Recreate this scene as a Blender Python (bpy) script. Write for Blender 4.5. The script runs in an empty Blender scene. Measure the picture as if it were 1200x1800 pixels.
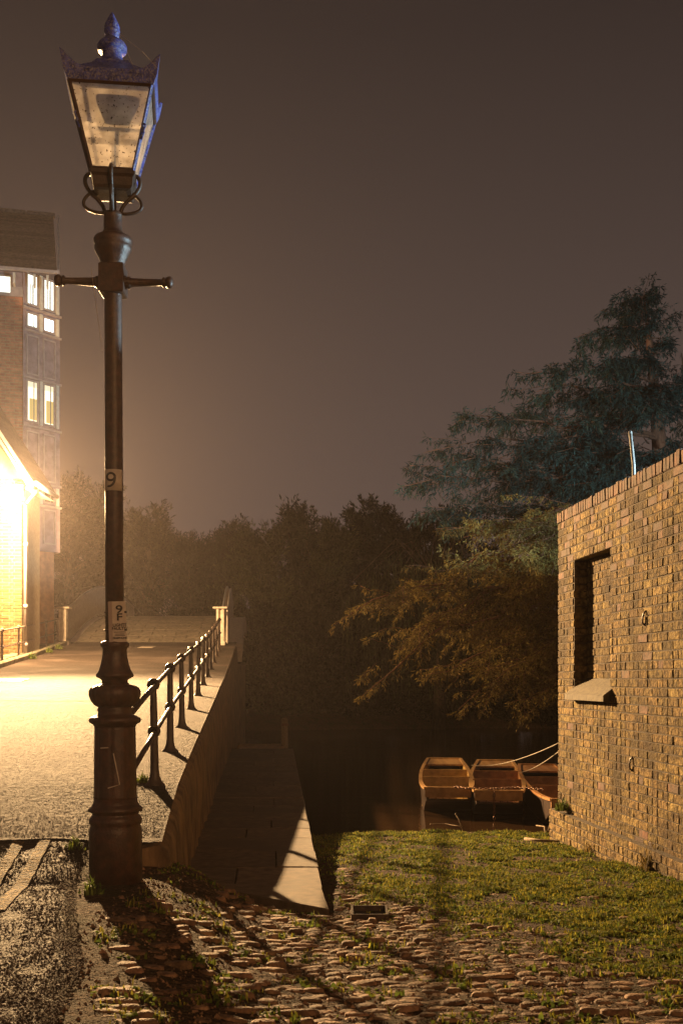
import bpy, math, random
import numpy as np
from mathutils import Vector, Matrix, noise as mnoise

random.seed(7)
rng = np.random.default_rng(7)
scene = bpy.context.scene
C = scene.collection

# ------------------------------------------------------------------ camera
EYE = 2.1            # metres above the river
FPX = 2000.0         # focal length in pixels of the 1200 x 1800 photograph
HOR = 1195.0
cam = bpy.data.cameras.new('camera')
cam.sensor_fit = 'VERTICAL'; cam.sensor_height = 36.0
cam.lens = FPX / 1800.0 * 36.0
cam.shift_y = (HOR - 900.0) / 1800.0
cam.clip_start = 0.05; cam.clip_end = 2000
cam_o = bpy.data.objects.new('camera', cam); C.objects.link(cam_o)
cam_o.location = (0, 0, EYE); cam_o.rotation_euler = (math.radians(90), 0, 0)
scene.camera = cam_o

# ------------------------------------------------------------------ sky
world = bpy.data.worlds.new('World'); scene.world = world; world.use_nodes = True
wn = world.node_tree; wn.nodes.clear()
wo = wn.nodes.new('ShaderNodeOutputWorld'); wb = wn.nodes.new('ShaderNodeBackground')
tc = wn.nodes.new('ShaderNodeTexCoord'); sx = wn.nodes.new('ShaderNodeSeparateXYZ')
rp = wn.nodes.new('ShaderNodeValToRGB')
wn.links.new(tc.outputs['Generated'], sx.inputs[0]); wn.links.new(sx.outputs['Z'], rp.inputs[0])
e = rp.color_ramp.elements
e[0].position = 0.0; e[0].color = (0.118, 0.0795, 0.0655, 1)
e[1].position = 0.75; e[1].color = (0.026, 0.0177, 0.0150, 1)
m = e.new(0.22); m.color = (0.086, 0.0590, 0.0490, 1)
m = e.new(0.5); m.color = (0.038, 0.0258, 0.0216, 1)
wn.links.new(rp.outputs[0], wb.inputs[0]); wb.inputs[1].default_value = 1.0
wn.links.new(wb.outputs[0], wo.inputs[0])

# ------------------------------------------------------------------ exposure
scene.view_settings.view_transform = 'Standard'
scene.view_settings.look = 'None'
scene.view_settings.exposure = 0.0
scene.view_settings.gamma = 1.0
scene.cycles.volume_bounces = 0
scene.cycles.max_bounces = 5
scene.cycles.sample_clamp_indirect = 4.0

FLOOD_W, SPOT_W, WARM_W, COOL_W = 6200, 60000, 560, 5600

# ------------------------------------------------------------------ helpers
def P(px, py, d):
    return Vector(((px - 600) / FPX * d, d, EYE + (HOR - py) / FPX * d))

def sstep(a, b, x):
    t = min(1, max(0, (x - a) / (b - a))); return t * t * (3 - 2 * t)

def lin(pts, x):
    if x <= pts[0][0]: return pts[0][1]
    for (x0, y0), (x1, y1) in zip(pts, pts[1:]):
        if x <= x1: return y0 + (y1 - y0) * (x - x0) / (x1 - x0)
    return pts[-1][1]

class MB:
    def __init__(s): s.v = []; s.f = []
    def add(s, verts, faces):
        b = len(s.v); s.v += [tuple(p) for p in verts]; s.f += [tuple(b + i for i in q) for q in faces]; return s
    def box(s, x0, x1, y0, y1, z0, z1, mat=None):
        vs = [Vector(p) for p in ((x0,y0,z0),(x1,y0,z0),(x1,y1,z0),(x0,y1,z0),(x0,y0,z1),(x1,y0,z1),(x1,y1,z1),(x0,y1,z1))]
        if mat is not None: vs = [mat @ p for p in vs]
        return s.add(vs, ((0,3,2,1),(4,5,6,7),(0,1,5,4),(1,2,6,5),(2,3,7,6),(3,0,4,7)))
    def bevbox(s, x0, x1, y0, y1, z0, z1, b=0.01, mat=None):
        vs = []
        for z, i in ((z0, b), (z0 + b, 0), (z1 - b, 0), (z1, b)):
            vs += [(x0+i,y0+i,z),(x1-i,y0+i,z),(x1-i,y1-i,z),(x0+i,y1-i,z)]
        vs = [Vector(p) for p in vs]
        if mat is not None: vs = [mat @ p for p in vs]
        fs = [(0,3,2,1),(12,13,14,15)]
        for k in range(3):
            for j in range(4):
                fs.append((k*4+j, k*4+(j+1)%4, k*4+4+(j+1)%4, k*4+4+j))
        return s.add(vs, fs)
    def tube(s, pts, r, n=8, caps=True):
        pts = [Vector(p) for p in pts]
        rr = r if isinstance(r, (list, tuple)) else [r] * len(pts)
        vs = []; u = None
        for i, p in enumerate(pts):
            t = (pts[min(i+1, len(pts)-1)] - pts[max(i-1, 0)])
            if t.length < 1e-9: t = Vector((0,0,1))
            t.normalize()
            if u is None:
                u = t.cross(Vector((0,0,1)) if abs(t.z) < .9 else Vector((1,0,0)))
            u = (u - t * u.dot(t)); u.normalize(); w = t.cross(u)
            for k in range(n):
                a = 2 * math.pi * k / n
                vs.append(p + (u * math.cos(a) + w * math.sin(a)) * rr[i])
        fs = []
        for i in range(len(pts) - 1):
            for k in range(n):
                fs.append((i*n+k, i*n+(k+1)%n, (i+1)*n+(k+1)%n, (i+1)*n+k))
        if caps:
            fs.append(tuple(range(n))[::-1]); fs.append(tuple((len(pts)-1)*n + k for k in range(n)))
        return s.add(vs, fs)
    def lathe(s, prof, cx, cy, n=24, flute=None):
        vs = []
        for (r, z) in prof:
            for k in range(n):
                a = 2 * math.pi * k / n
                q = r if flute is None else r * flute(a, z)
                vs.append((cx + q * math.cos(a), cy + q * math.sin(a), z))
        fs = []
        for i in range(len(prof) - 1):
            for k in range(n):
                fs.append((i*n+k, i*n+(k+1)%n, (i+1)*n+(k+1)%n, (i+1)*n+k))
        fs.append(tuple(range(n))[::-1]); fs.append(tuple((len(prof)-1)*n + k for k in range(n)))
        return s.add(vs, fs)
    def mesh(s, name, smooth=False):
        me = bpy.data.meshes.new(name); me.from_pydata(s.v, [], s.f); me.update()
        if smooth: me.shade_smooth()
        return me
    def build(s, name, mat, parent=None, smooth=False, world=True):
        return obj(name, s.mesh(name, smooth), mat, parent, world)

def obj(name, me, mat, parent=None, world=True):
    if mat is not None and not me.materials: me.materials.append(mat)
    o = bpy.data.objects.new(name, me); C.objects.link(o)
    if parent is not None: attach(o, parent, world)
    return o

def rootmat(o):
    mt = Matrix.LocRotScale(o.location, o.rotation_euler, o.scale)
    if o.parent is not None: mt = rootmat(o.parent) @ o.matrix_parent_inverse @ mt
    return mt

def attach(o, parent, world=True):
    o.parent = parent
    if world: o.matrix_parent_inverse = rootmat(parent).inverted()

def tag(o, label=None, cat=None, group=None, kind=None):
    if label: o['label'] = label
    if cat: o['category'] = cat
    if group: o['group'] = group
    if kind: o['kind'] = kind
    return o

def empty(name, loc, label=None, cat=None, group=None, rz=0.0):
    o = bpy.data.objects.new(name, None); C.objects.link(o); o.location = loc; o.rotation_euler = (0, 0, rz)
    o.empty_display_size = .1
    return tag(o, label, cat, group)

def npmesh(name, verts, faces):
    """verts (N,3), faces (M,k) numpy arrays, all faces k-gons"""
    me = bpy.data.meshes.new(name)
    k = faces.shape[1]
    me.vertices.add(len(verts)); me.vertices.foreach_set('co', verts.astype(np.float32).ravel())
    me.loops.add(faces.size); me.loops.foreach_set('vertex_index', faces.astype(np.int32).ravel())
    me.polygons.add(len(faces)); me.polygons.foreach_set('loop_start', np.arange(0, faces.size, k, dtype=np.int32))
    me.polygons.foreach_set('loop_total', np.full(len(faces), k, dtype=np.int32))
    me.update(calc_edges=True); me.validate()
    return me

# ------------------------------------------------------------------ materials
def mat(name, c1, c2=None, scale=6., rough=.8, bump=0., bscale=60., island=0., spec=.5, metallic=0., stretch=(1,1,1),
        c3=None, s3=2., lo=.35, hi=.65, bdist=.01, b2=0., b2scale=10.):
    m = bpy.data.materials.new(name); m.use_nodes = True
    nt = m.node_tree; N = nt.nodes; L = nt.links
    b = N['Principled BSDF']; b.inputs['Roughness'].default_value = rough
    b.inputs['Specular IOR Level'].default_value = spec; b.inputs['Metallic'].default_value = metallic
    g = N.new('ShaderNodeNewGeometry')
    mp = N.new('ShaderNodeMapping'); mp.inputs['Scale'].default_value = stretch
    L.new(g.outputs['Position'], mp.inputs[0])
    def nz(s, d=6.):
        n = N.new('ShaderNodeTexNoise'); n.inputs['Scale'].default_value = s; n.inputs['Detail'].default_value = d
        L.new(mp.outputs[0], n.inputs['Vector']); return n
    col = None
    if c2 is None: c2 = tuple(x * .6 for x in c1)
    n = nz(scale); r = N.new('ShaderNodeValToRGB')
    r.color_ramp.elements[0].position = lo; r.color_ramp.elements[1].position = hi
    r.color_ramp.elements[0].color = (*c2, 1); r.color_ramp.elements[1].color = (*c1, 1)
    L.new(n.outputs['Fac'], r.inputs[0]); col = r.outputs[0]
    if c3 is not None:
        n3 = nz(s3, 4.); r3 = N.new('ShaderNodeValToRGB')
        r3.color_ramp.elements[0].position = .47; r3.color_ramp.elements[1].position = .66
        L.new(n3.outputs['Fac'], r3.inputs[0])
        mx = N.new('ShaderNodeMix'); mx.data_type = 'RGBA'
        L.new(r3.outputs[0], mx.inputs[0]); L.new(col, mx.inputs[6]); mx.inputs[7].default_value = (*c3, 1)
        col = mx.outputs[2]
    if island:
        oi = N.new('ShaderNodeObjectInfo'); ad = N.new('ShaderNodeMath'); ad.operation = 'ADD'
        L.new(oi.outputs['Random'], ad.inputs[0]); L.new(g.outputs['Random Per Island'], ad.inputs[1])
        fr = N.new('ShaderNodeMath'); fr.operation = 'FRACT'; L.new(ad.outputs[0], fr.inputs[0])
        mr = N.new('ShaderNodeMapRange'); mr.inputs[3].default_value = 1 - island; mr.inputs[4].default_value = 1 + island
        L.new(fr.outputs[0], mr.inputs[0])
        hs = N.new('ShaderNodeHueSaturation'); L.new(mr.outputs[0], hs.inputs['Value']); L.new(col, hs.inputs['Color'])
        mr2 = N.new('ShaderNodeMapRange'); mr2.inputs[3].default_value = .5 - island * .02; mr2.inputs[4].default_value = .5 + island * .03
        ml = N.new('ShaderNodeMath'); ml.operation = 'MULTIPLY'; ml.inputs[1].default_value = 7.13
        f2 = N.new('ShaderNodeMath'); f2.operation = 'FRACT'
        L.new(fr.outputs[0], ml.inputs[0]); L.new(ml.outputs[0], f2.inputs[0]); L.new(f2.outputs[0], mr2.inputs[0])
        L.new(mr2.outputs[0], hs.inputs['Hue']); col = hs.outputs[0]
    L.new(col, b.inputs['Base Color'])
    if bump:
        bn = nz(bscale); bp = N.new('ShaderNodeBump'); bp.inputs['Strength'].default_value = bump
        bp.inputs['Distance'].default_value = bdist
        L.new(bn.outputs['Fac'], bp.inputs['Height'])
        if b2:
            bn2 = nz(b2scale); bp2 = N.new('ShaderNodeBump'); bp2.inputs['Strength'].default_value = b2
            bp2.inputs['Distance'].default_value = bdist * 4
            L.new(bn2.outputs['Fac'], bp2.inputs['Height']); L.new(bp2.outputs[0], bp.inputs['Normal'])
        L.new(bp.outputs[0], b.inputs['Normal'])
    return m

def leafmat(name, c1, c2, scale=1.2, trans=.35):
    m = mat(name, c1, c2, scale, rough=.75, spec=.15, island=.6)
    nt = m.node_tree; b = nt.nodes['Principled BSDF']; out = nt.nodes['Material Output']
    t = nt.nodes.new('ShaderNodeBsdfTranslucent'); mx = nt.nodes.new('ShaderNodeMixShader'); mx.inputs[0].default_value = trans
    src = b.inputs['Base Color'].links[0].from_socket
    nt.links.new(src, t.inputs[0]); nt.links.new(b.outputs[0], mx.inputs[1]); nt.links.new(t.outputs[0], mx.inputs[2])
    nt.links.new(mx.outputs[0], out.inputs[0]); return m

def emat(name, col, strength):
    m = bpy.data.materials.new(name); m.use_nodes = True
    b = m.node_tree.nodes['Principled BSDF']; b.inputs['Base Color'].default_value = (*col, 1)
    b.inputs['Emission Color'].default_value = (*col, 1); b.inputs['Emission Strength'].default_value = strength
    return m

MT = {}
MT['asphalt'] = mat('asphalt', (.050,.035,.026), (.015,.010,.008), 80, .85, 1., 95, spec=.2, bdist=.016, b2=.6, b2scale=16, c3=(.075,.055,.045), s3=.9, lo=.4, hi=.6)
MT['road'] = mat('road_asphalt', (.07,.054,.044), (.010,.008,.007), 85, .8, 1., 80, spec=.2, bdist=.03, b2=.8, b2scale=17, lo=.42, hi=.6)
MT['dirt'] = mat('dirt', (.155,.09,.05), (.035,.02,.012), 34, .95, 1., 60, spec=.2, bdist=.03, b2=.8, b2scale=15, c3=(.065,.05,.022), s3=3.5)
MT['stone'] = mat('cobble_stone', (.24,.145,.088), (.09,.052,.032), 26, .8, .8, 70, spec=.3, island=.35, bdist=.012, b2=.4, b2scale=22)
MT['flag'] = mat('flagstone', (.15,.105,.068), (.065,.045,.03), 14, .85, .5, 60, island=.16, bdist=.005, c3=(.08,.06,.042), s3=2.2)
MT['deck'] = mat('bridge_paving', (.27,.22,.16), (.14,.11,.08), 9, .85, .4, 40, island=.18)
MT['render'] = mat('retaining_wall_render', (.26,.17,.085), (.08,.05,.025), 9, .9, .9, 30, bdist=.02, stretch=(1,1,.35), b2=.5, b2scale=6)
MT['kerb'] = mat('kerb_stone', (.3,.26,.19), (.15,.13,.09), 10, .85, .5, 40, c3=(.09,.09,.04), s3=2.)
MT['yellow'] = mat('worn_yellow_paint', (.22,.135,.032), (.03,.022,.013), 40, .85, .9, 60, lo=.43, hi=.6, bdist=.03, spec=.2)
MT['brick'] = mat('stock_brick', (.25,.172,.068), (.065,.042,.019), 22, .9, 1., 80, spec=.2, island=.32, bdist=.016, c3=(.065,.042,.02), s3=1.5, b2=.5, b2scale=26, lo=.38, hi=.6)
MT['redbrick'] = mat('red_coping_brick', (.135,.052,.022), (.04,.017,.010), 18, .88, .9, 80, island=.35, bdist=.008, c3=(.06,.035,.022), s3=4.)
MT['mortar'] = mat('mortar', (.085,.06,.036), (.035,.025,.015), 20, .95, .8, 90)
MT['sill'] = mat('sill_stone', (.125,.10,.055), (.055,.042,.024), 22, .85, .7, 60, stretch=(2,1,.4))
MT['iron'] = mat('painted_iron', (.085,.038,.023), (.035,.016,.011), 22, .45, .5, 90, spec=.5, bdist=.006, c3=(.05,.028,.018), s3=30)
MT['railiron'] = mat('railing_iron', (.060,.036,.024), (.028,.017,.012), 22, .45, .5, 90, spec=.5, bdist=.004)
MT['blue'] = mat('blue_lantern_paint', (.08,.10,.46), (.02,.025,.15), 40, .42, .5, 120, spec=.5, c3=(.22,.22,.30), s3=95)
MT['bracket'] = mat('bracket_iron', (.05,.026,.015), (.028,.015,.01), 20, .5, .3, 80)
MT['white'] = mat('sign_white', (.62,.55,.47), (.5,.43,.36), 30, .5)
MT['ink'] = mat('sign_ink', (.035,.03,.028), (.03,.026,.024), 10, .6)
MT['web'] = mat('cobweb', (.5,.42,.32), (.4,.34,.26), 10, .6)
MT['palebrick'] = mat('gault_brick', (.21,.125,.045), (.13,.072,.026), 8, .9, .4, 60, island=.16)
MT['libbrick'] = mat('red_library_brick', (.44,.19,.11), (.28,.12,.075), 7, .9, .4, 60, island=.18)
MT['palemortar'] = mat('pale_mortar', (.33,.26,.17), (.26,.2,.13), 14, .95)
MT['lead'] = mat('grey_mauve_panel', (.34,.25,.25), (.23,.165,.17), 5, .7, .2, 30)
MT['frame'] = mat('window_frame', (.42,.34,.30), (.33,.26,.24), 8, .6)
MT['tile'] = mat('roof_tile', (.145,.085,.062), (.075,.045,.036), 14, .9, .5, 50, island=.25)
MT['whitewood'] = mat('white_bargeboard', (.72,.66,.55), (.6,.54,.44), 9, .5)
MT['pillar'] = mat('bridge_pillar_stone', (.78,.68,.56), (.6,.51,.41), 12, .8, .3, 60)
MT['steel'] = mat('grey_steel', (.30,.29,.28), (.20,.19,.185), 14, .6, metallic=.1)
MT['bar'] = mat('balustrade_metal', (.30,.25,.20), (.22,.18,.15), 14, .4, metallic=.3)
MT['bark'] = mat('bark', (.10,.062,.04), (.045,.028,.018), 14, .95, .8, 40, stretch=(1,1,.3))
MT['redbark'] = mat('reddish_bark', (.19,.085,.045), (.09,.042,.025), 14, .95, .8, 40, stretch=(1,1,.4))
MT['wood1'] = mat('yellow_varnished_wood', (.80,.54,.19), (.56,.35,.11), 9, .5, .3, 60, stretch=(1,.12,1))
MT['wood2'] = mat('red_varnished_wood', (.55,.29,.12), (.32,.15,.06), 9, .4, .3, 60, stretch=(1,.12,1))
MT['wood3'] = mat('brown_varnished_wood', (.55,.33,.14), (.34,.19,.075), 9, .4, .3, 60, stretch=(1,.12,1))
MT['darkhull'] = mat('tarred_hull', (.05,.024,.014), (.025,.013,.008), 9, .5, .3, 40)
MT['rope'] = mat('pale_rope', (.30,.26,.21), (.2,.17,.13), 60, .8)
MT['chain'] = mat('rusty_chain', (.30,.17,.11), (.16,.09,.06), 60, .5, metallic=.5)
MT['twig'] = mat('dry_twig', (.30,.22,.14), (.18,.13,.08), 40, .9)
MT['grass'] = leafmat('grass_blades', (.30,.27,.04), (.09,.10,.02), 7., .35)
MT['weed'] = leafmat('weed_leaves', (.16,.20,.035), (.06,.09,.018), 12, .3)
MT['needle'] = leafmat('blue_green_needles', (.042,.082,.07), (.013,.028,.025), .9)
MT['dkneedle'] = leafmat('dark_green_needles', (.036,.058,.042), (.016,.028,.02), .8)
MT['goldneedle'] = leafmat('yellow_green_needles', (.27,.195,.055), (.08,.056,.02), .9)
MT['far'] = leafmat('far_foliage', (.034,.031,.016), (.014,.013,.008), .5)
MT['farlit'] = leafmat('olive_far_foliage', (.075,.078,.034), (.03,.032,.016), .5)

glass = bpy.data.materials.new('dusty_glass'); glass.use_nodes = True; MT['glass'] = glass
nt = glass.node_tree; nt.nodes.remove(nt.nodes['Principled BSDF'])
g = nt.nodes.new('ShaderNodeNewGeometry')
def _n(s, d=5.):
    n = nt.nodes.new('ShaderNodeTexNoise'); n.inputs['Scale'].default_value = s; n.inputs['Detail'].default_value = d
    nt.links.new(g.outputs['Position'], n.inputs['Vector']); return n
def _r(a, b, c0, c1, src):
    r = nt.nodes.new('ShaderNodeValToRGB'); r.color_ramp.elements[0].position = a; r.color_ramp.elements[1].position = b
    r.color_ramp.elements[0].color = (*c0, 1); r.color_ramp.elements[1].color = (*c1, 1); nt.links.new(src, r.inputs[0]); return r
dust = _r(.36, .64, (.46,.42,.38), (.80,.76,.70), _n(11.).outputs['Fac'])
spots = _r(.635, .66, (1,1,1), (.12,.07,.04), _n(85., 3.).outputs['Fac'])
mx = nt.nodes.new('ShaderNodeMix'); mx.data_type = 'RGBA'; mx.blend_type = 'MULTIPLY'; mx.inputs[0].default_value = 1
nt.links.new(dust.outputs[0], mx.inputs[6]); nt.links.new(spots.outputs[0], mx.inputs[7])
tl = nt.nodes.new('ShaderNodeBsdfTranslucent'); df = nt.nodes.new('ShaderNodeBsdfDiffuse'); tr = nt.nodes.new('ShaderNodeBsdfTransparent')
gl = nt.nodes.new('ShaderNodeBsdfGlossy'); gl.inputs['Roughness'].default_value = .12
for s in (tl, df): nt.links.new(mx.outputs[2], s.inputs[0])
nt.links.new(mx.outputs[2], tr.inputs[0])
m1 = nt.nodes.new('ShaderNodeMixShader'); m1.inputs[0].default_value = .3; nt.links.new(tl.outputs[0], m1.inputs[1]); nt.links.new(df.outputs[0], m1.inputs[2])
m2 = nt.nodes.new('ShaderNodeMixShader'); m2.inputs[0].default_value = .36; nt.links.new(m1.outputs[0], m2.inputs[1]); nt.links.new(tr.outputs[0], m2.inputs[2])
m3 = nt.nodes.new('ShaderNodeMixShader'); m3.inputs[0].default_value = .05; nt.links.new(m2.outputs[0], m3.inputs[1]); nt.links.new(gl.outputs[0], m3.inputs[2])
nt.links.new(m3.outputs[0], nt.nodes['Material Output'].inputs[0])

water_m = bpy.data.materials.new('river_water'); water_m.use_nodes = True
nt = water_m.node_tree; b = nt.nodes['Principled BSDF']
b.inputs['Base Color'].default_value = (.030,.016,.008,1); b.inputs['Roughness'].default_value = .05; b.inputs['IOR'].default_value = 1.33
g = nt.nodes.new('ShaderNodeNewGeometry'); mp = nt.nodes.new('ShaderNodeMapping'); mp.inputs['Scale'].default_value = (.8, 2.2, 1)
n = nt.nodes.new('ShaderNodeTexNoise'); n.inputs['Scale'].default_value = 1.6; n.inputs['Detail'].default_value = 3
bp = nt.nodes.new('ShaderNodeBump'); bp.inputs['Strength'].default_value = .16; bp.inputs['Distance'].default_value = .05
nt.links.new(g.outputs['Position'], mp.inputs[0]); nt.links.new(mp.outputs[0], n.inputs['Vector'])
nt.links.new(n.outputs['Fac'], bp.inputs['Height']); nt.links.new(bp.outputs[0], b.inputs['Normal'])
MT['water'] = water_m

# ------------------------------------------------------------------ layout functions
def XR(Y): return -.67 - .085 * Y           # line of the right railing
def XL(Y): return -5.03 - .085 * Y          # line of the left railing
def XE(Y): return XR(Y) + .13 + .011 * Y    # outer edge of the ramp above the walkway
RAMP = [(6.3,.955),(6.6,1.0),(7,1.065),(7.6,1.17),(8.5,1.30),(10.25,1.44),(12.2,1.57),(14.3,1.71),(16.4,1.85),(18.2,1.98),(20.8,2.14),(26,2.56),(33,3.17)]
def ramp(Y): return lin(RAMP, Y)
def deck(Y):
    if Y < 44: return 4.48 - .0108 * (44 - Y) ** 2
    if Y < 58: return 4.48 - .0014 * (Y - 44) ** 2
    return max(1.2, 4.2 - .17 * (Y - 58))
SLABZ = .70
SR = [(6.9,-.07),(7.1,-.09),(23.3,-.99),(40,-2.)]     # right edge of the walkway

def terrain(X, Y):
    zb = 1.07 - .058 * max(Y, -4)
    Xs = X + .085 * (Y - 6.5)
    k = sstep(7.1, 8.3, Y)
    a, b_ = -.30 - .72 * k, -1.12 - .33 * k
    w = sstep(a, b_, Xs)
    bank = 13.35 + .25 * math.sin(X * 1.3) if Xs > -1.2 else 29.5
    if Xs < -6.3: bank = 37.
    far = 47 + 1.5 * math.sin(X * .21)
    r = sstep(bank - .1, bank + .75, Y)
    zl = .95 if Y < 9 else .95 - .02 * (Y - 9)
    if 6.3 < Y < 7.6: zl += (ramp(min(Y, 7.15)) - .955) * sstep(-1.22, -1.5, Xs)
    z = zb * (1 - w) + zl * w
    if Y > bank - .2: z = (max(zb, .3) if w < .5 else .5) * (1 - r) + (-.9) * r
    f = sstep(far - .5, far + 2.2, Y)
    z = z * (1 - f) + (.55 + .02 * min(60, Y - far)) * f
    return z

def tn(X, Y):
    n = mnoise.noise(Vector((X * 1.7, Y * 1.7, 0))) * .016 + mnoise.noise(Vector((X * 6, Y * 6, 3))) * .010
    return terrain(X, Y) + (n if Y < 14 else 0)

# ------------------------------------------------------------------ ground
def axis(segs):
    out = []
    for a, b_, st in segs:
        n = max(1, round((b_ - a) / st)); out += [a + (b_ - a) * i / n for i in range(n)]
    return out + [segs[-1][1]]
xs = axis([(-400,-60,40),(-60,-14,5),(-14,-3,.6),(-3,4,.055),(4,14,.6),(14,60,5),(60,400,40)])
ys = axis([(-60,-6,6),(-6,3.2,.5),(3.2,14.4,.06),(14.4,50,.8),(50,120,6),(120,700,60)])
xs = np.array(xs); ys = np.array(ys)
V = np.array([(x, y, tn(x, y)) for y in ys for x in xs])
nx, ny = len(xs), len(ys)
ii = (np.arange(ny-1)[:, None] * nx + np.arange(nx-1)[None, :]).ravel()
F = np.stack([ii, ii+1, ii+nx+1, ii+nx], 1)
gm = npmesh('ground', V, F); gm.shade_smooth()
ground = tag(obj('ground', gm, MT['dirt']), 'trodden brown earth of the slipway sloping to the river', 'ground', kind='structure')

w = MB(); w.add([(-400, 12.6, 0), (400, 12.6, 0), (400, 49.4, 0), (-400, 49.4, 0)], [(0,1,2,3)])
tag(w.build('river', MT['water']), 'dark still river behind the grassy bank', 'river', kind='structure')

# road sheet on the left in front of the ramp
ROADE = [(-30,-.9),(3.5,-.90),(3.8,-.93),(4.55,-1.02),(5.3,-1.22),(6.3,-1.46),(6.9,-1.55),(7.2,-1.6)]
v = []; f = []
yy = axis([(-30,2,1.),(2,7.14,.05)]); us = [0,.2,.4,.5,.6,.68,.74,.8,.84,.87,.9,.92,.94,.955,.97,.98,.99,1]
for y in yy:
    xe = lin(ROADE, y) + .05 * mnoise.noise(Vector((0, y * 4, 9)))
    for u in us:
        x = -14 + (xe + 14) * u
        z = tn(x, y) + (.016 if u < 1 else -.02)
        v.append((x, y, z))
nu = len(us)
for j in range(len(yy) - 1):
    for i in range(nu - 1): f.append((j*nu+i, j*nu+i+1, (j+1)*nu+i+1, (j+1)*nu+i))
mb = MB(); mb.add(v, f)
road = tag(mb.build('road', MT['road'], smooth=True), 'dark coarse asphalt road at the lower left', 'road', kind='structure')
for (a, b_, wd, nm) in ((P(84,1508,7.22), P(-4,1606,5.6), .075, 'a'), (P(40,1508,7.22), P(-60,1606,5.6), .07, 'b')):
    v = []; f = []
    for i in range(41):
        t = i / 40; x = a.x + (b_.x - a.x) * t; y = a.y + (b_.y - a.y) * t
        y = min(y, 7.1)
        for s in (-.5, .5):
            xx = x + wd * s
            v.append((xx, y, max(tn(xx, y) + .023, 0)))
    for i in range(40): f.append((2*i, 2*i+1, 2*i+3, 2*i+2))
    o = MB().add(v, f).build('yellow_line', MT['yellow'], road)

# aggregate standing out of the asphalt
def chips(n, region, zf, m_, parent, rmin, rmax, name='aggregate'):
    P_ = []; 
    for _ in range(n):
        p = region()
        if p is not None: P_.append((p[0], p[1], zf(*p)))
    P_ = np.array(P_); k = len(P_); a = rng.random(k)*6.283
    r = (rmin + (rmax-rmin)*rng.random(k)**2)[:, None]
    vs = []
    for q in range(3):
        aa = a + q*2.094 + rng.normal(0, .3, k)
        vs.append(P_ + np.stack([np.cos(aa), np.sin(aa), np.full(k, -.25)], 1)*r*(.7+.6*rng.random((k,1))))
    vs.append(P_ + np.concatenate([rng.normal(0,.25,(k,2)), .35+.5*rng.random((k,1))], 1)*r)
    V_ = np.stack(vs, 1).reshape(-1, 3); b_ = np.arange(k)[:, None]*4
    F_ = np.concatenate([b_+np.array([[0,1,3]]), b_+np.array([[1,2,3]]), b_+np.array([[2,0,3]])], 0)
    o = obj(name, npmesh(name, V_, F_), m_, parent); return tag(o, kind='stuff')
MT['chip'] = mat('asphalt_aggregate', (.06,.043,.033), (.03,.021,.016), 60, .85, spec=.15, island=.25)
def _rr():
    y = 3.5 + 3.6*random.random()**.9; x = random.uniform(max(-2.6, -.33*y-.1), -.9)
    return (x, y) if x < lin(ROADE, y) - .01 else None
chips(26000, _rr, lambda x, y: tn(x, y) + .017, MT['chip'], road, .003, .0085)

# ramp path
v = []; f = []
cols = [0,.08,.2,.4,.6,.75,.85,.92,.96,.985,1]
rows = axis([(0,1.6,.1),(1.6,26.6,.5)])
for r_ in rows:
    for u in cols:
        def xu(Y): return XL(Y) - .15 + (XE(Y) - .05 - XL(Y) + .15) * u
        ys0 = 7.1 - .02 * sstep(.90, .97, u) + .035 * math.sin(u * 31)
        Y = ys0 + r_ * (33 - ys0) / 26.6
        v.append((xu(Y), Y, ramp(Y) + .02 - (.0 if u < .999 else .0)))
nc = len(cols)
for j in range(len(rows) - 1):
    for i in range(nc - 1): f.append((j*nc+i, j*nc+i+1, (j+1)*nc+i+1, (j+1)*nc+i))
path = tag(MB().add(v, f).build('path', MT['asphalt']), 'asphalt path ramping up to the footbridge', 'path', kind='structure')
def _pp():
    y = 7.15 + 10*random.random()**1.2; x = random.uniform(-.31*y, XE(y)-.07)
    return (x, y)
chips(44000, _pp, lambda x, y: ramp(y) + .0215, MT['chip'], path, .002, .0046)
for (cx0, cy0, hx_, hy_, lab) in ((-5.2, 30.5, .2, .32, 'pale iron inspection cover in the path below the bridge'), (-5.72, 19.6, .28, .28, 'square iron inspection cover at the left edge of the path')):
    ic = empty('inspection_cover', (cx0, cy0, ramp(cy0) + .02), lab, 'cover')
    Mx = Matrix.Translation((cx0, cy0, ramp(cy0) + .03)) @ Matrix.Rotation(math.atan(.08), 4, 'X')
    MB().bevbox(-hx_, hx_, -hy_, hy_, -.012, .004, .003, Mx).build('frame', mat('cover_iron', (.30,.25,.2), (.16,.13,.1), 30, .5, .5, 120), ic)
    MB().bevbox(-hx_+.03, hx_-.03, -hy_+.03, hy_-.03, .002, .008, .002, Mx).build('plate', mat('cover_plate_iron', (.36,.30,.24), (.2,.16,.13), 30, .45, .6, 120), ic)
MT['patch'] = mat('asphalt_patch', (.055,.038,.03), (.012,.009,.007), 70, .85, 1., 85, spec=.25, bdist=.03)
for (xa, xb, ya, yb) in ((-5.6, -3.3, 15.5, 16.2),):
    vs = []; n_ = 14
    for i in range(n_ + 1):
        for y_ in (ya, yb):
            yy_ = y_ + .04*mnoise.noise(Vector((i*1.7, y_*3, 2))); vs.append((xa + (xb-xa)*i/n_, yy_, ramp(yy_) + .0245))
    MB().add(vs, [(2*i, 2*i+2, 2*i+3, 2*i+1) for i in range(n_)]).build('repair_patch', MT['patch'], path)
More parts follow.
